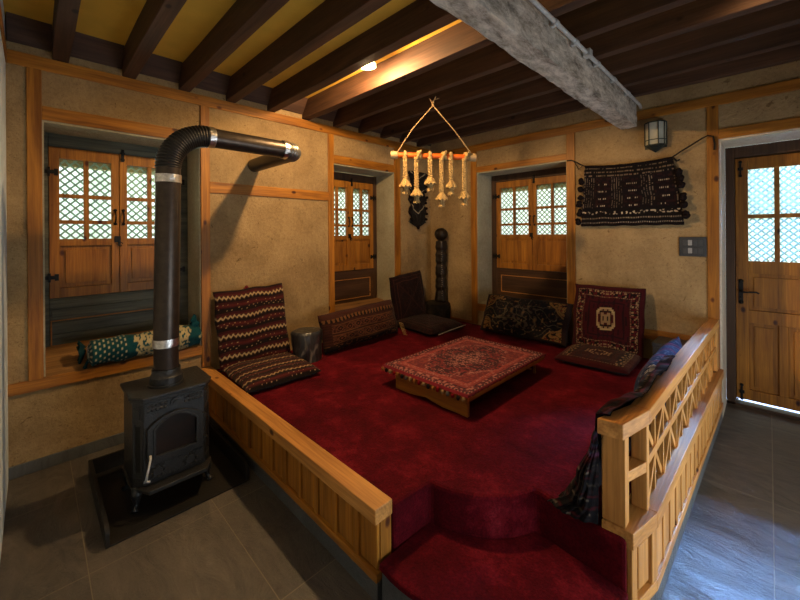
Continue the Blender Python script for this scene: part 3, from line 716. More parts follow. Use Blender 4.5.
def slab(w, h, t, nu, nv, pat, back=None, seed=0, p=7, wav=.006, edge=.42, lump=.10, bulge=.5):
    """cushion slab in local x (width) y (height) z (thickness); returns MB"""
    mb = MB(); 
    def prof(u, v):
        a = (1-abs(2*u-1)**p)*(1-abs(2*v-1)**p); return max(0, a)**.45
    def outl(u, v):
        x = (u-.5)*w; y = v*h; n1 = noise.noise((u*4+seed, v*4, 1.3)); n2_ = noise.noise((u*4, v*4+seed, 5.3))
        c = (abs(2*u-1)*abs(2*v-1))**6*.012
        return x+wav*n1*2-math.copysign(c, u-.5)*-0.5, y+wav*n2_*2
    def top(u, v):
        x, y = outl(u, v); z = t*edge+(t*(1-edge))*prof(u, v)*(1+lump*noise.noise((u*5, v*5+seed, 2))+.03*noise.noise((u*18, v*18, seed)))
        z += t*bulge*.3*(1-(2*u-1)**2)*(1-(2*v-1)**2)
        return (x, y, z)
    def bot(u, v):
        x, y = outl(u, v); return (x, y, t*edge-(t*edge)*prof(u, v))
    mb.grid(top, nu, nv, pat)
    bk = back or (lambda u, v: DK)
    mb.grid(bot, max(8, nu//4)*1, max(8, nv//4)*1, bk)
    return mb
def place(mb, o, ux, uy, taper=None):
    """move slab: o = world point of bottom-edge centre; ux width dir, uy height dir"""
    ux = Vector(ux).normalized(); uy = Vector(uy); uy = (uy-ux*uy.dot(ux)).normalized(); uz = ux.cross(uy)
    m = Matrix((ux, uy, uz)).transposed().to_4x4(); m.translation = Vector(o)
    bmesh.ops.transform(mb.bm, matrix=m, verts=mb.bm.verts); return mb
def flipz(mb):
    return mb
def piping(pts, r, name, m, parent):
    MB().tube(pts, r, 6).build(name, m, parent, smooth=True)

CZ = .347
def floor_chair(label, c, facing, w, hb, ds, pat_b, pat_s, top_lean, hinge_d, tilt=0, t=.07, seed=1, ang=0, bw_=1):
    """c: wall point below; facing unit vector out of wall"""
    f = Vector((*facing, 0)); f = Matrix.Rotation(ang, 3, 'Z') @ f; ux = Vector((0, 0, 1)).cross(f) * 1.0
    ux = -ux  # so that ux x uy = facing
    up = Vector((0, 0, 1))
    if ux.cross(up).dot(f) < 0: ux = -ux
    base = Vector((*c, CZ)); root = thing('floor_chair', label, 'cushion', tuple(base+f*hinge_d), 'floor chairs on the red platform')
    hb_v = (up*hb - f*top_lean).normalized()
    ux2 = (ux+up*tilt).normalized()
    b = slab(w*bw_, hb, t, 110, 110, pat_b, seed=seed); place(b, base+f*(hinge_d-t*.2)+up*.02, ux2, hb_v); b.build('backrest', WOVEN, root, smooth=True, merge=True)
    s = slab(w*.97, ds, t, 110, 100, pat_s, seed=seed+3, bulge=.6); 
    # seat lies flat: width along ux, height direction pointing out; normal must be up
    place(s, base+f*(hinge_d+.01+ds)+up*.0, ux, -f); s.build('seat', WOVEN, root, smooth=True, merge=True)
    return root, f, ux, base
# zigzag chair by the stove wall
r1, f1, u1, b1 = floor_chair('dark floor chair with cream zigzag stripes beside the stove end of the curb', (0, -2.355), (1, 0), .555, .60, .54, p_zigzag, lambda u, v: p_zigzag(u, v), .12, .165, tilt=.035, seed=2, ang=radians(-3))
MB().box(.045, .062, -2.42, -2.385, .935, .965).ball((.055, -2.40, .968), .014, 8).build('tassel', plain('red_wool', (.16, .01, .012), .9, 0, 80, .3, .3), r1)
# medallion chair on the back wall
r2, f2, u2, b2 = floor_chair('red floor chair with pale central medallion against the back wall', (2.095, 0), (0, -1), .54, .56, .47, p_medallion, p_seatband, .10, .16, seed=5, tilt=-.0, ang=radians(2))
# dark chair in the corner
r3, f3, u3, b3 = floor_chair('plain dark maroon floor chair in the far corner', (0, -.515), (1, 0), .52, .565, .60, p_dark, p_dark, .035, .13, seed=8, tilt=.12, t=.10, ang=radians(-6), bw_=.90)
pp = [(.80, -.83, .402), (.80, -.72, .408), (.79, -.60, .408), (.775, -.45, .405), (.755, -.31, .398)]
piping(pp, .0045, 'piping', plain('pale_piping', (.45, .42, .38), .7, 0, 60, .2, .1), r3)
# leaning bolsters
cu = thing('leaning_cushion', 'dark patterned long cushion under the narrow far window', 'cushion', (.3, -1.38, CZ), 'long cushions leaning under the windows')
b = slab(.88, .335, .13, 180, 80, p_hex, seed=11, bulge=.8, lump=.25); place(b, (.315, -1.415, CZ+.006), (0, 1, .03), (-.28, 0, .96)); b.build('cover', WOVEN, cu, smooth=True, merge=True)
fr = MB()
for k in range(26):
    t = k/25; y = -.925-.02*t; p = Vector((.42-.20*t, -.945+.04*t, CZ+.012+.30*t))
    if t < .38: fr.tube([p, p+Vector((.02, .035+.01*h2(k, 1), -.012-.015*t))], .003, 4)
fr.build('fringe', ROPE, cu)
cu = thing('leaning_cushion', 'black and gold floral cushion leaning under the back window', 'cushion', (1.36, -.25, CZ), 'long cushions leaning under the windows')
b = slab(.88, .40, .10, 200, 100, p_floral, seed=15, bulge=.5, lump=.15); place(b, (1.365, -.245, CZ+.006), (1, .012, .0), (0, .46, .89)); b.build('cover', WOVEN, cu, smooth=True, merge=True)

# ------------------------------------------------------------------ stump, drum, carved post
def blob(c, r, z0, z1, seed, n=40, m=20, dent=.12, sx=1, sy=1, prof=None):
    mb = MB()
    def fn(u, v):
        a = 2*pi*u; z = z0+(z1-z0)*v; rr = r*(1+dent*noise.noise((cos(a)*1.6+seed, sin(a)*1.6, v*1.3))+.03*noise.noise((cos(a)*6, sin(a)*6+seed, v*5)))
        if prof: rr *= prof(v)
        return (c[0]+rr*cos(a)*sx, c[1]+rr*sin(a)*sy, z)
    mb.grid(fn, n, m)
    for vv in (0, 1): mb.bm.faces.new([mb.bm.verts.new(fn(k/n, vv)) for k in range(n)])
    return mb
capp = lambda v: 1-.10*max(0, (v-.93)/.07)**2
tag(blob((.34, -2.015), .118, .345, .592, 3, prof=capp, dent=.25).build('wooden_stump', BURN, smooth='auto', merge=True, loc=(.34, -2.015, .345)), 'squat glossy black wooden stump between the zigzag chair and long cushion', 'stump')
tag(blob((.245, -.165), .150, .345, .565, 9, prof=capp, dent=.14).build('wooden_drum', DRUM, smooth='auto', merge=True, loc=(.245, -.165, .345)), 'dark round wooden block under the carved post in the corner', 'block')
def postp(v):
    if v > .83: return max(.18, 1.0*sqrt(max(0, 1-((v-.915)/.086)**2)))
    return .86+.06*sin(v*34)+.05*sin(v*71)-.18*smst((v-.76)/.07)+.16*(1-smst(v/.15))
cp = thing('carved_post', 'tall dark carved wooden post with rounded head in the corner', 'sculpture', (.25, -.10, .565))
blob((.25, -.10), .074, .566, 1.462, 21, 28, 90, .30, prof=postp).build('post', CARVED, cp, smooth='auto', merge=True)
mb = MB()
for k in range(22): 
    zz = .62+k*.026; mb.ball((.300+.004*sin(k), -.148+.006*cos(k*2), zz), .006, 6)
mb.build('bead_string', plain('pale_beads', (.16, .12, .08), .5, 0, 40, .3, .1), cp)

# ------------------------------------------------------------------ low table
tb = thing('low_table', 'low pine table with shaped end board standing on the carpet', 'table', (1.55, -1.4, .345))
tx0, tx1, ty0, ty1, tz = 1.182, 1.878, -1.905, -.895, .468
MB().box(tx0, tx1+.006, ty0, ty1, tz-.030, tz).build('tabletop', PINE[1], tb, bevel=.003)
endb = [(1.29, .347), (1.42, .347), (1.50, .356), (1.56, .366), (1.62, .356), (1.70, .347), (1.80, .349), (1.875, .347), (1.875, .438), (1.29, .438)]
MB().prism(endb, -1.896, -1.874, f=lambda x, y, z: (x, z, y)).build('end_board', PINE[0], tb, bevel=.002)
MB().prism([(x, y) for x, y in endb], -.95, -.928, f=lambda x, y, z: (x-.15 if x > 1.8 else x, z, y)).build('end_board', PINE[0], tb, bevel=.002)
MB().box(1.845, 1.862, -1.874, -.95, .418, .438).build('apron', PINE[1], tb, bevel=.002)
MB().box(1.31, 1.328, -1.874, -.95, .418, .438).build('apron', PINE[1], tb, bevel=.002)
MB().tube([(1.845, -.985, .347), (1.845, -.985, .40)], [.012, .007], 10).ball((1.845, -.985, .353), .012, 8).build('leg', PINE[2], tb)
rg = thing('table_rug', 'red knotted rug spread over the low table with hanging tassels', 'rug', (1.55, -1.4, tz))
def rugf(u, v):
    x = tx0-.012+(tx1-tx0+.026)*u; y = ty0-.012+(ty1-ty0+.022)*v
    e = max(abs(u-.5), abs(v-.5))*2; z = tz+.014+.003*noise.noise((x*6, y*6, 0))+.0015*noise.noise((x*25, y*25, 0))-.012*smst((e-.975)/.025)
    return (x, y, z)
mb = MB(); mb.grid(rugf, 170, 230, p_table); 
mb.grid(lambda u, v: (rugf(u, v)[0], rugf(u, v)[1], tz+.001), 20, 20, lambda u, v: (.08, .01, .012))
def side(e0, e1, nn):
    mb.grid(lambda u, v: tuple(Vector(rugf(*(e0[i]+(e1[i]-e0[i])*u for i in (0, 1)))).lerp(Vector((rugf(*(e0[i]+(e1[i]-e0[i])*u for i in (0, 1)))[0], rugf(*(e0[i]+(e1[i]-e0[i])*u for i in (0, 1)))[1], tz+.001)), v)), nn, 1, lambda u, v: (.13, .01, .02))
side((1, 0), (1, 1), 230); side((0, 0), (1, 0), 170); side((0, 0), (0, 1), 230); side((0, 1), (1, 1), 170)
# overhanging flap on the right-hand long side
mb.grid(lambda u, v: (tx1+.013+.003*sin(u*40)+.004*v, ty0-.010+(ty1-ty0+.02)*u, tz+.012-.008*v+.003*sin(u*90)), 200, 6, lambda u, v: (.17, .012, .022) if int(u*90) % 3 else (.09, .008, .014))
mb.build('pile', WOVEN, rg, smooth=True)
tcol = [plain('tassel_%s' % n_, c_, .9, 0, 90, .3, .3, .1) for n_, c_ in (('orange', (.30, .12, .03)), ('black', (.02, .014, .012)), ('cream', (.30, .20, .09)), ('red', (.20, .008, .012)), ('grey', (.10, .09, .08)))]
for k in range(19):
    t = (k+.5)/19; x = tx0-.01+(tx1-tx0+.02)*t; z = tz-.006-.006*h2(k, 4)
    MB().ball((x, ty0-.020, z), .0115, 8, sz=1.1+.5*h2(k, 9)).build('tassel', tcol[(0, 1, 2, 3, 0, 1, 4, 2, 0, 3, 2, 1, 0, 3, 2, 4, 3, 1, 2)[k]], rg, smooth=True)

# ------------------------------------------------------------------ stove
TX, TY = .72, -3.12
tray = thing('hearth_tray', 'black metal hearth tray with raised rounded sides under the stove', 'tray', (.65, -3.1, 0))
MB().box(.30, .998, -3.42, -2.775, .001, .008).build('base_sheet', CASTD, tray, bevel=.001)
def sidew(y0, y1, name):
    pr = [(.30, .008), (.998, .008)]+[(.998-.075*(1-cos(a*pi/20)), .008+.045+.045*sin(a*pi/20)) for a in range(11)]+[(.30, .098)]
    MB().prism(pr, y0, y1, f=lambda x, y, z: (x, z, y)).build(name, CASTD, tray, bevel=.002)
sidew(-3.422, -3.404, 'side_wall'); sidew(-2.793, -2.775, 'side_wall')
MB().box(.30, .312, -3.404, -2.793, .008, .098).build('back_wall', CASTD, tray, bevel=.002)
sv = thing('wood_stove', 'black cast-iron wood stove with arched glass door on the hearth tray', 'stove', (TX, TY, .008))
yl, yr, xb, xf = -3.290, -2.930, .56, .860
cy_ = (yl+yr)/2
ch = .055
def octo(g, yl=yl, yr=yr, xb=xb, xf=xf, ch=ch): return [(xb-g, yl-g), (xf-ch, yl-g), (xf+g, yl+ch*.7-g*.3), (xf+g, yr-ch*.7+g*.3), (xf-ch, yr+g), (xb-g, yr+g)]
MB().prism(octo(0), .115, .555).build('body', CAST, sv, bevel=.004)
mb = MB().prism(octo(.015), .562, .580).prism(octo(.010), .548, .563); mb.build('top_plate', CAST, sv, bevel=.005)
MB().prism(octo(.010), .100, .122).build('base_plate', CAST, sv, bevel=.004)
# side front columns with relief
for s_, nm in ((-1, 0), (1, 0)):
    y_ = cy_+s_*(yr-yl)/2
    a = Vector((xf-ch, y_, 0)); b = Vector((xf, y_-s_*ch*.7, 0)); nrm = Vector((b.y-a.y, -(b.x-a.x), 0)).normalized()
    if nrm.y*s_ < 0: nrm = -nrm
    mb = MB()
    def P3(t, z, e): q = a.lerp(b, t)+nrm*e; return (q.x, q.y, z)
    for (t0, t1, z0, z1, e) in ((.1, .9, .46, .53, .004), (.25, .75, .47, .52, .008), (.1, .9, .14, .17, .004), (.1, .25, .19, .44, .004), (.75, .9, .19, .44, .004)):
        mb.hexa([P3(t0, z0, -.002), P3(t1, z0, -.002), P3(t1, z0, e), P3(t0, z0, e), P3(t0, z1, -.002), P3(t1, z1, -.002), P3(t1, z1, e), P3(t0, z1, e)])
    mb.build('corner_panel', CAST, sv, bevel=.001)
    MB().hexa([P3(.3, .2, -.001), P3(.7, .2, -.001), P3(.7, .2, .0015), P3(.3, .2, .0015), P3(.3, .43, -.001), P3(.7, .43, -.001), P3(.7, .43, .0015), P3(.3, .43, .0015)]).build('vent_slot', BLACKM, sv)
yA, yB = yl+ch*.7, yr-ch*.7
# ornamental frieze
mb = MB().box(xf, xf+.005, yA+.006, yB-.006, .492, .540)
for k in range(14):
    for r_ in range(2):
        y_ = yA+.020+k*(yB-yA-.04)/13
        if abs(y_-cy_) > .03: mb.ball((xf+.006, y_, .505+r_*.022), .0085, 8, sx=.55); mb.bar((xf+.006, y_-.008, .500+r_*.022), (xf+.006, y_+.008, .513+r_*.022), .003, .004)
mb.tube([(xf, cy_, .517), (xf+.014, cy_, .517)], .024, 16).tube([(xf+.012, cy_, .517), (xf+.022, cy_, .517)], .013, 12)
mb.build('frieze', CAST, sv, smooth='auto')
# door with arched window
dA, dB = yA+.012, yB-.012; z0, zs_, rise = .235, .415, .060
def arch(g, n=14):
    a, b = dA+g, dB-g; pts = [(a, z0+g), (b, z0+g)]
    for k in range(n+1):
        t = k/n; y_ = b+(a-b)*t; pts.append((y_, zs_-g*.3+(rise-g*.2)*sin(pi*t)**.8))
    return pts
fx = lambda x, y, z: (z, x, y)
door = MB(); 
def ring(mb, po, pi_, x0, x1):
    n = len(po)
    A = [[mb.bm.verts.new((x, p[0], p[1])) for p in po] for x in (x0, x1)]; I = [[mb.bm.verts.new((x, p[0], p[1])) for p in pi_] for x in (x0, x1)]
    for i in range(n):
        j = (i+1) % n
        mb.bm.faces.new((A[1][i], A[1][j], I[1][j], I[1][i])); mb.bm.faces.new((A[0][i], A[0][j], A[1][j], A[1][i])); mb.bm.faces.new((I[0][i], I[1][i], I[1][j], I[0][j])); mb.bm.faces.new((A[0][j], A[0][i], I[0][i], I[0][j]))
ring(door, arch(0), arch(.030), xf, xf+.020); ring(door, arch(.024), arch(.036), xf, xf+.026)
dobj = door.build('stove_door', CAST, sv, bevel=.002)
gl = MB().prism(arch(.034), xf+.004, xf+.008, f=fx); gl.build('glass', BLACKG, dobj)
hd = MB().tube([(xf+.022, dA+.012, .285), (xf+.045, dA+.008, .275), (xf+.055, dA-.008, .215), (xf+.055, dA-.014, .180)], [.006, .006, .005, .007], 8).tube([(xf+.050, dA-.022, .182), (xf+.060, dA+.004, .178)], .005, 8)
hd.build('handle', STEEL, dobj, smooth=True)
for z_ in (.275, .40): MB().tube([(xf+.014, dB+.006, z_-.014), (xf+.014, dB+.006, z_+.014)], .008, 10).box(xf, xf+.014, dB-.012, dB+.020, z_-.006, z_+.006).build('hinge', CAST, dobj)
# lower ash door with medallions
mb = MB().box(xf, xf+.012, yA+.012, yB-.012, .150, .230)
for c_ in (cy_-.085, cy_+.065):
    mb.tube([(xf+.010, c_, .190), (xf+.020, c_, .190)], .022, 14)
    for q in range(8): mb.ball((xf+.017, c_+.030*cos(q*pi/4), .190+.026*sin(q*pi/4)), .0075, 6)
for k in range(12): mb.ball((xf+.012, yA+.025+k*(yB-yA-.05)/11, .158), .005, 6).ball((xf+.012, yA+.025+k*(yB-yA-.05)/11, .222), .005, 6)
mb.build('ash_door', CAST, sv, bevel=.002)
lipp = [(xf-.01, yA-.030), (xf+.075, yA+.010), (xf+.075, yB-.010), (xf-.01, yB+.030)]
MB().prism(lipp, .118, .132).prism([(x*1.0+.004, y) for x, y in lipp[1:3]]+[(xf+.066, lipp[2][1]), (xf+.066, lipp[1][1])], .128, .140).build('ash_lip', CAST, sv, bevel=.002)
for (sx, sy) in ((1, -1), (1, 1), (-1, -1), (-1, 1)):
    x_ = (xb+xf)/2+sx*((xf-xb)/2-.045); y_ = cy_+sy*((yr-yl)/2-.022)
    MB().tube([(x_, y_, .112), (x_+sx*.006, y_+sy*.010, .075), (x_+sx*.000, y_+sy*.008, .040), (x_+sx*.012, y_+sy*.016, .018), (x_+sx*.020, y_+sy*.020, .0085)], [.030, .022, .014, .012, .020], 10).build('leg', CAST, sv, smooth=True)
MB().tube([(TX, TY, .578), (TX, TY, .625), (TX, TY, .635), (TX, TY, .665)], [.080, .080, .071, .068], 32).tube([(TX, TY, .578), (TX, TY, .590)], .090, 32).build('flue_collar', CAST, sv, smooth='auto')
# flue pipe
pr_ = .0615; ex = 1.775; hz = 1.985
fl = thing('flue_pipe', 'black stove pipe rising from the stove and bending along the wall', 'pipe', (TX, TY, .64))
MB().tube([(TX, TY, .666), (TX, TY, .80)], pr_-.002, 36).build('lower_pipe', plain('brown_pipe', (.035, .022, .016), .5, .5, 30, .2, .05), fl, smooth='auto')
TYB = TY; TY = -3.104
MB().tube([(TX, TYB, .79), (TX, TY, 1.70)], pr_, 40).build('upright_pipe', PIPE, fl, smooth='auto')
def seal(z, h=.044):
    mb = MB(); 
    mb.grid(lambda u, v: (TX+(pr_+.003+.0012*noise.noise((u*30, v*6, z)))*cos(2*pi*u), TY+(pr_+.003+.0012*noise.noise((u*30, v*6, z)))*sin(2*pi*u), z+h*v), 60, 6); return mb
_t = TY; TY = TYB; seal(.785).build('tape_ring', FOIL, fl, smooth=True); TY = _t; seal(1.692).build('tape_ring', FOIL, fl, smooth=True)
# ribbed elbow: from (TX,TY,ex) up and turning to +y
er = hz-ex; path = []; rad = []
nr = 176
for k in range(nr+1):
    a = k/nr*pi/2; path.append((TX, TY+er*(1-cos(a)), ex+er*sin(a))); rad.append(pr_+.001+.0030*sin(k/nr*22*2*pi))
MB().tube(path, rad, 36).build('ribbed_elbow', FLEX, fl, smooth=True)
ye = TY+er
MB().tube([(TX, TY, 1.70), (TX, TY, ex+.002)], pr_-.001, 36).build('elbow_sleeve', PIPE, fl, smooth='auto')
MB().tube([(TX, ye, hz), (TX, -2.40, hz)], pr_-.004, 40).build('horizontal_pipe', PIPE, fl, smooth='auto')
for y_ in (ye-.004, -2.425):
    mb = MB(); mb.grid(lambda u, v: (TX+(pr_+.001+.0012*noise.noise((u*30, v*6, y_)))*cos(2*pi*u), y_+.034*v, hz+(pr_+.001+.0012*noise.noise((u*30, v*6, y_)))*sin(2*pi*u)), 60, 6); mb.build('tape_ring', FOIL, fl, smooth=True)
path = []; rad = []
for k in range(61):
    a = k/60*pi/2; rr = .085; path.append((TX-rr*(1-cos(a)), -2.392+rr*sin(a), hz)); rad.append(pr_-.004+.003*sin(k/60*9*2*pi))
MB().tube(path, rad, 36).build('end_elbow', plain('grey_ribbed_elbow', (.20, .19, .175), .35, .8, 30, .2, .05), fl, smooth=True)
MB().tube([(TX-.083, -2.307, hz), (.004, -2.307, hz)], pr_-.006, 36).build('wall_pipe', FLEX, fl, smooth='auto')

# ------------------------------------------------------------------ teal bolster on the sill
bo = thing('window_bolster', 'teal bolster with gold flowers lying on the window sill behind the stove pipe', 'cushion', (-.06, -3.05, .55))
def bol(u, v):
    y = -3.395+.67*u; a = 2*pi*v
    rr = (.080+.014*noise.noise((u*6, 2, 0)))*min(1, (abs(u-0)*16+.55), (abs(1-u)*16+.45))
    rr *= 1+.12*noise.noise((u*9, cos(a)*1.4, sin(a)*1.4))+.05*noise.noise((u*28, cos(a)*3, sin(a)*3))
    x = -.035+rr*1.25*cos(a); z = .632+rr*1.0*sin(a)
    if z < .556-.0*x and x > -.3: z = max(z, .548+max(0, -x)*.377+.003)
    return (x, y, z)
mb = MB(); mb.grid(bol, 150, 70, lambda u, v: p_teal(u, (v+.05) % 1))
for uu in (0, 1): mb.bm.faces.new([mb.bm.verts.new(bol(uu, k/70)) for k in range(70)])
mb.paint((.006, .07, .09)); mb.build('cover', COTTON, bo, smooth='auto', merge=True)
TEALP = plain('teal_cotton', (.006, .075, .10), .8, 0, 60, .3, .4, .2); TEALD = plain('dark_teal_cotton', (.004, .035, .045), .8, 0, 60, .3, .4, .2)
for (nm, c0, sc_, mm) in (('gathered_end', (-.03, -2.80, .725), 1.0, TEALP), ('gathered_end', (-.07, -3.395, .655), -1.0, TEALD)):
    mb = MB()
    def gf(u, v, c0=c0, sc_=sc_):
        a = 2*pi*u; r = (.020+.052*v+.012*sin(a*7)*v); return (c0[0]+r*cos(a)*.9, c0[1]+sc_*(.01+.032*v+.006*sin(a*5)), c0[2]+r*sin(a)*1.0-.015*v)
    mb.grid(gf, 56, 8); mb.grid(lambda u, v: tuple(Vector(gf(u, 1)).lerp(Vector((c0[0], c0[1]+sc_*.025, c0[2]-.01)), v)), 56, 6); mb.build(nm, mm, bo, smooth=True)
MB().tube([(-.02, -3.39, .60), (-.0, -3.405, .575), (.012, -3.41, .565)], .008, 8).ball((.014, -3.412, .562), .012, 8).build('tassel', TEALD, bo)

# ------------------------------------------------------------------ rope hanger
hc = Vector((1.228, -1.405, 0)); hd_ = Vector((.706, .708, 0)).normalized(); nrm_ = Vector((hd_.y, -hd_.x, 0))
RZ = 2.005; HW = .335
hg = thing('rope_hanger', 'orange rod hanging from the joists with six cream rope tassels', 'ornament', tuple(hc+Vector((0, 0, RZ))))
def at(s, z, o=0): return hc+hd_*s+nrm_*o+Vector((0, 0, z))
MB().tube([at(-HW+.02, RZ+.012), at(HW-.02, RZ-.012)], .022, 18).build('rod', ORANGE, hg, smooth='auto')
for s_ in (-1, 1): MB().tube([at(s_*(HW-.055), RZ-s_*.011), at(s_*HW, RZ-s_*.012)], [.030, .032], 20).build('end_cap', PALEW, hg, bevel=.004)
TOPH = 2.405
MB().tube([at(-HW+.05, RZ+.03), at(-HW/2, (RZ+TOPH)/2+.012), at(0, TOPH)], .0045, 6).build('hanging_cord', TWINE, hg)
MB().tube([at(HW-.03, RZ+.01), at(HW/2, (RZ+TOPH)/2+.002), at(0, TOPH)], .0045, 6).build('hanging_cord', TWINE, hg)
MB().ball(tuple(at(0, TOPH)), .011, 8).tube([at(0, TOPH), at(.006, TOPH+.035), at(.022, 2.478)], .005, 6).tube([at(0, TOPH), at(-.010, TOPH+.03), at(-.030, 2.462)], .004, 6).tube([at(.012, TOPH+.045), at(.05, TOPH+.058)], .003, 5).build('knot', TWINE, hg)
for k, (s_, ln) in enumerate(((-.222, .205), (-.135, .275), (-.028, .180), (.060, .300), (.135, .205), (.238, .285))):
    rope = MB(); front = (k % 2 == 0)
    o_ = .026 if front else -.004
    base = RZ-.012*s_/HW
    zt = base-ln
    # two braided strands
    for ph in (0, 2*pi/3, 4*pi/3):
        pts = []
        # wrap around the rod
        for q in range(9):
            a = pi*(1.35-1.5*q/8); pts.append(at(s_+(.035 if not front else 0)*(1-q/8)+.006*cos(ph), base+.030*sin(a)+.004*sin(ph), .030*-cos(a) if front else .030*-cos(a)))
        nn = 26; z_s = pts[-1].z
        for q in range(1, nn+1):
            t = q/nn; a = ph+t*ln*95; pts.append(at(s_+.0125*cos(a), z_s+(zt-z_s)*t, .026+.006*sin(a*2)))
        rope.tube(pts, .0082, 6)
    if not front:
        for ph in (0, pi):
            pts = [at(s_+.035+.012*q/6-.05*(q/6)+.004*cos(ph+q*2), base+.034-.075*q/6, .030+.004*sin(ph+q*2)) for q in range(7)]; rope.tube(pts, .0105, 6)
    ro = rope.build('braided_cord', ROPE, hg, smooth=True)
    tz_ = MB()
    def cone(u, v, s_=s_, zt=zt):
        a = 2*pi*u; r = .014+.034*v**.8*(1+.10*sin(a*9)); return tuple(at(s_+r*cos(a), zt+.012-.055*v+.006*sin(a*9)*v, .026+r*sin(a)))
    def skirt(u, v, s_=s_, zt=zt):
        a = 2*pi*u; r = .026-.012*sin(min(1, v*1.2)*pi/2)+.012*max(0, v-.5)*2; r *= 1+.18*sin(a*7); return tuple(at(s_+r*cos(a), zt-.038-.060*v+.006*sin(a*5)*v, .026+r*sin(a)))
    tz_.grid(cone, 54, 6); tz_.grid(skirt, 42, 6); tz_.build('tassel', ROPE, ro, smooth=True)

# ------------------------------------------------------------------ wall textile, lantern, switches, black hanging
ht = thing('wall_hanging', 'dark woven saddle cloth strung across the back wall', 'textile', (2.24, -.03, 1.98))
def p_hang(u, v):
    g = .8+.5*noise.noise((u*5, v*5, 8)); P = lambda c: tuple(q*max(.2, g) for q in c)
    if v > .80: return P((.22, .16, .11)) if abs(((v-.80)*16) % 1-.5) < .16 and h2(int(u*90), int(v*16)) > .45 else (.008, .005, .005)
    if v > .28:
        w_ = (u*3.1) % 1
        if w_ < .42:
            q = (w_*12) % 1
            return (P((.26, .20, .15)) if h2(int(v*60), int(u*37)) > .42 else DK) if .38 < q < .62 else (.010, .006, .006)
        q = (v*8.0) % 1
        if abs(q-.5) < .09 and .54 < w_ < .88: return P((.75, .62, .46)) if ((u*52) % 1) < .42 and h2(int(u*52), int(v*8)) > .35 else (.012, .006, .006)
        return (.010, .005, .006) if h2(int(u*40), int(v*30)) > .3 else (.024, .008, .008)
    if .17 < v < .23: return P((.65, .52, .38)) if noise.noise((u*40, v*30, 3)) > .22 else (.010, .006, .005)
    if abs(v-.11) < .010 or abs(v-.03) < .010: return P((.5, .4, .3)) if ((u*60) % 1) < .35 else DK
    return (.008, .005, .005)
def hangf(u, v, o=0):
    x0, x1 = 1.895-.03*(1-v), 2.555+.07*(1-v); x = x0+(x1-x0)*u
    zt = 2.005-.035*sin(pi*u)*.6-.016*u+.0; zb = 1.465+.0*u; z = zb+(zt-zb)*v
    return (x+.004*noise.noise((u*8, v*8, 1)), -.030-.012*sin(v*9)*.3-.010*noise.noise((u*6, v*7, 1))+o-.012*(1-v)-.008*sin(v*24), z+.005*noise.noise((u*10, v*4, 6)))
mb = MB(); mb.grid(hangf, 190, 130, p_hang); mb.grid(lambda u, v: hangf(u, v, .016), 40, 30, lambda u, v: DK)
mb.build('cloth', WOVEN, ht, smooth=True)
BLKW = plain('black_wool', (.012, .008, .008), .95, 0, 120, .4, .6, .1)
MB().tube([hangf(k/30, 1) for k in range(31)], .009, 8).build('top_binding', BLKW, ht, smooth=True)
MB().tube([hangf(k/30, 0) for k in range(31)], .013, 8).build('bottom_binding', BLKW, ht, smooth=True)
for (s_, zz) in [(1, z_) for z_ in (1.88, 1.83, 1.78, 1.68, 1.62, 1.53)]+[(-1, z_) for z_ in (1.87, 1.80, 1.73, 1.66, 1.58, 1.50)]:
    vv = (zz-1.465)/.54; p = Vector(hangf(1 if s_ > 0 else 0, vv)); mb = MB()
    for q in range(5): mb.ball(tuple(p+Vector((s_*(.005+.022*h2(q, zz*9)+.01), -.006-.012*h2(q, zz), -.018+.036*h2(q+3, zz*5)))), .014+.006*h2(q, 7), 7)
    mb.ball(tuple(p+Vector((s_*.022, -.01, -.012))), .020, 8, sx=1.3, sz=1.2)
    mb.build('side_tassel', BLKW, ht, smooth=True)
mb = MB().tube([(1.731, -.02, 2.083), (1.775, -.026, 2.080), (1.82, -.028, 2.055), (1.86, -.03, 2.025), (1.897, -.03, 2.006)], .006, 6).tube([(1.80, -.026, 2.065), (1.84, -.028, 1.985), (1.87, -.028, 2.01)], .004, 6)
mb.build('cord', DTWINE, ht, smooth=True)
MB().tube([(2.552, -.03, 1.992), (2.60, -.028, 2.025), (2.66, -.03, 2.06), (2.735, -.034, 2.105), (2.77, -.035, 2.12), (2.80, -.030, 2.11), (2.808, -.026, 2.06), (2.806, -.024, 2.01)], .006, 6).tube([(2.555, -.03, 1.99), (2.58, -.035, 1.955), (2.60, -.035, 1.965)], .007, 6).build('cord', DTWINE, ht, smooth=True)
bh = thing('black_hanging', 'narrow black beaded hanging with pointed end near the room corner', 'textile', (.03, -.26, 1.9))
def bhf(u, v):
    z = 2.16-(2.16-1.54)*v+(-.075*(1-abs(2*u-1)) if v > .85 else 0)*smst((v-.85)/.15); w_ = .145+.022*sin(v*26)+.02*noise.noise((v*20, u, 0))
    return (.026+.012*noise.noise((u*5, v*9, 2))+.006*sin(v*30), -.262+(u-.5)*2*w_, z)
def p_bh(u, v):
    d = abs(((v*3+abs(u-.5)*1.1) % 1)-.5)
    return (.35, .30, .20) if d < .035 and h2(int(u*24), int(v*60)) > .25 else (.010, .008, .008)
mb = MB(); mb.grid(bhf, 50, 110, p_bh); mb.grid(lambda u, v: (.012, bhf(u, v)[1], bhf(u, v)[2]), 20, 40, lambda u, v: DK); mb.build('cloth', WOVEN, bh, smooth=True)
for k in range(9):
    for s_ in (0, 1):
        p = Vector(bhf(s_, (k+.5)/9)); MB().ball(tuple(p+Vector((.008, 0, 0))), .018, 8).build('pompom', BLKW, bh, smooth=True)
MB().ball((.025, -.262, 1.475), .022, 8, sz=1.3).build('pompom', BLKW, bh, smooth=True)
MB().box(.012, .02, -.266, -.258, 2.155, 2.20).build('hanging_loop', DTWINE, bh)
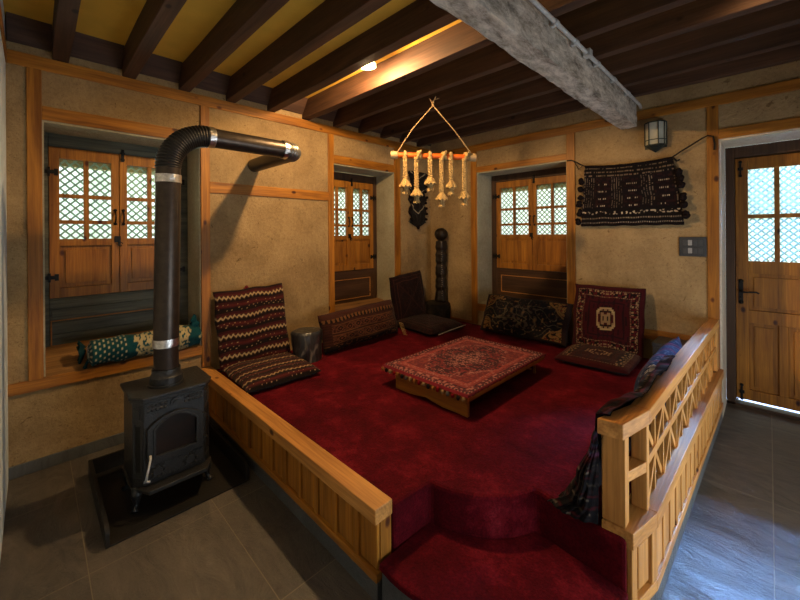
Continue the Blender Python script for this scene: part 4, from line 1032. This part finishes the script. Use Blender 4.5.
# lantern
ln = thing('wall_lantern', 'half-octagonal glass and iron wall lantern beside the hewn beam', 'lamp', (2.438, 0, 2.17))
VERD = plain('dark_green_iron', (.035, .045, .040), .5, .6, 60, .3, .2); FROST = plain('frosted_lantern_glass', (.50, .48, .38), .25, 0, 12, .15, .02, .6)
lc = [(2.438+.074*cos(a), -.020-.074*sin(a)*1.05) for a in (radians(0), radians(45), radians(90), radians(135), radians(180))]
lc = [(2.512, -.004), (2.505, -.052), (2.470, -.088), (2.406, -.088), (2.371, -.052), (2.364, -.004)]
MB().box(2.362, 2.514, -.004, .0, 2.085, 2.295).build('back_plate', VERD, ln)
MB().prism(lc, 2.285, 2.294).build('top_rim', VERD, ln); MB().prism(lc, 2.100, 2.109).build('bottom_rim', VERD, ln)
gl = MB(); 
sk = lambda p, k: (2.438+(p[0]-2.438)*k, p[1]*k)
gl.prism([sk(p, .95) for p in lc], 2.109, 2.285); gl.build('glass_body', FROST, ln)
fm = MB()
for p in lc: fm.bar((p[0], p[1]-.002, 2.105), (p[0], p[1]-.002, 2.290), .007, .007)
for k in range(5):
    for z_ in (2.145, ): fm.bar((lc[k][0], lc[k][1]-.002, z_), (lc[k+1][0], lc[k+1][1]-.002, z_), .005, .006)
fm.build('cage', VERD, ln)
mb = MB(); n_ = len(lc); tip = mb.bm.verts.new((2.438, -.02, 2.048)); top_ = [mb.bm.verts.new((p[0], p[1], 2.101)) for p in lc]; mb.bm.faces.new(top_)
for k in range(n_): mb.bm.faces.new((top_[k], top_[(k+1) % n_], tip))
mb.build('bottom_cone', VERD, ln)
# switch plate
sp = thing('switch_plate', 'dark grey wall switch plate with two rows of switches beside the door post', 'switch', (2.672, 0, 1.28))
MB().box(2.588, 2.756, -.014, -.0005, 1.205, 1.356).build('plate', PLATE, sp, bevel=.004)
for r_ in (0, 1):
    for k in range(4):
        x = 2.612+k*.032; z = 1.228+r_*.062
        MB().box(x, x+.026, -.018, -.013, z, z+.042).build('switch_module', LIGHTM if (k == 1) else MODUL, sp, bevel=.002)

# ------------------------------------------------------------------ bolster, box and shawl by the railing
bx = thing('storage_box', 'small black box in the corner behind the railing', 'box', (2.6, -.15, .345))
MB().box(2.455, 2.66, -.27, -.03, .346, .515).build('body', PLATE, bx, bevel=.004); MB().box(2.450, 2.665, -.275, -.025, .515, .548).build('lid', PLATE, bx, bevel=.006)
BLUE, PURP, BLK = (.022, .036, .085), (.095, .026, .070), (.008, .007, .009)
def p_plaid(u, v):
    k = (u*5.2) % 1
    if .35 < k < .62: return PURP if ((u*90) % 1) < .6 or h2(int(u*60), int(v*30)) > .5 else (.22, .10, .16)
    if h2(int(u*80), int(v*60), 3) > .86: return (.12, .14, .20)
    return BLUE if ((u*60) % 1) < .7 else (.016, .022, .05)
bl = thing('plaid_bolster', 'blue and purple striped bolster leaning on the railing near the wall', 'cushion', (2.63, -.95, .345))
def plf(u, v):
    y = -.66-.72*u; a = 2*pi*v; e = min(1, (u*3.2)**.8+.04, sqrt(max(0, (1-u)*7))+.25)
    rx = .085*e*(1+.10*noise.noise((u*8, cos(a), sin(a)))); rz = .165*e*(1+.08*noise.noise((u*8+4, cos(a), sin(a))))
    x = 2.66+rx*cos(a)-.02*sin(a)*-1*0; z = .565+rz*sin(a)+.17*(1-e)
    lean = (z-.40)*.12
    return (min(x+lean-.03, R(y, .09)), y, max(z-.02, .349))
mb = MB(); mb.grid(plf, 120, 70, p_plaid); mb.bm.faces.new([mb.bm.verts.new(plf(1, k/70)) for k in range(70)]); mb.paint(BLUE); mb.build('cover', PLAID, bl, smooth='auto', merge=True)
sh = thing('draped_shawl', 'dark woven shawl bundled over the inside of the railing near the step', 'shawl', (2.6, -1.8, .345))
def p_shawl(u, v):
    n = noise.noise((u*4, v*6, 3)); d = max(.15, .5+.9*noise.noise((u*22, v*12, 6)))
    k = (v*9+n*1.5) % 1; P = lambda c: tuple(q*d for q in c)
    if v < .40 and k < .28: return P((.055, .075, .13))
    if v < .40 and k < .55: return P((.12, .04, .09))
    if k > .90: return P((.20, .16, .12)) if h2(int(u*120), int(v*60)) > .5 else BLK
    if .6 < k < .72: return P((.06, .008, .012))
    return (.005, .0045, .006) if h2(int(u*70), int(v*50)) > .25 else (.016, .012, .014)
def shf(u, v):
    # u along the railing (from bolster to the post end), v from the handrail top down to the carpet
    y = -1.30-.90*u
    n = noise.noise((u*5, v*3, 1)); n2 = noise.noise((u*14, v*7, 5)); n3 = noise.noise((u*30, v*9, 8)); fold = .012*sin(u*38+v*3+n*4)*(.4+v)
    e = smst((u-.75)/.25)
    top = .752+.010*sin(u*17)+.012*n2
    z = top+(CZ+.006-top)*v
    inner = R(max(y, K), .092)-.045*e
    x = inner-.016-(.165+.02*e)*v**2.0*(.9+.25*n)-.012*sin(pi*min(1, v*1.2))+fold+.012*n2+.006*n3
    if v < .10: x = inner-.002+.030*(1-v/.10)-.022*(v/.10); z = top+.010-.010*(v/.1)
    return (x, y-.02*v*e, z)
mb = MB(); mb.grid(shf, 150, 90, p_shawl)
mb.grid(lambda u, v: (min(shf(u, v)[0]+.03, R(max(shf(u, v)[1], K), .089)-.035*smst((u-.75)/.25)) if v > .1 else shf(u, v)[0]+.002, shf(u, v)[1], shf(u, v)[2]-(.0 if v > .1 else .004)), 40, 30, lambda u, v: BLK)
def endf(u, v):
    a = Vector(shf(1, v)); b = Vector((2.655, a.y+.006, a.z)); p = a.lerp(b, u)
    p.y -= .030*sin(pi*min(1, u))*smst(v*2)*(1+.5*noise.noise((u*6, v*5, 2)))+.006*sin(u*30+v*9)*sin(pi*u)
    return (p.x, max(p.y, -2.26), p.z)
mb.grid(endf, 40, 60, lambda u, v: p_shawl(.9+u*.1, v))
mb.build('cloth', PLAID, sh, smooth=True)
mb = MB()
for k in range(60):
    t = k/59; p = Vector(shf(.55+.45*t, .97)); 
    mb.tube([p, p+Vector((-.006-.010*h2(k, 1), -.006+.02*(h2(k, 2)-.5), -.010))], .0028, 4)
mb.build('fringe', DTWINE, sh)
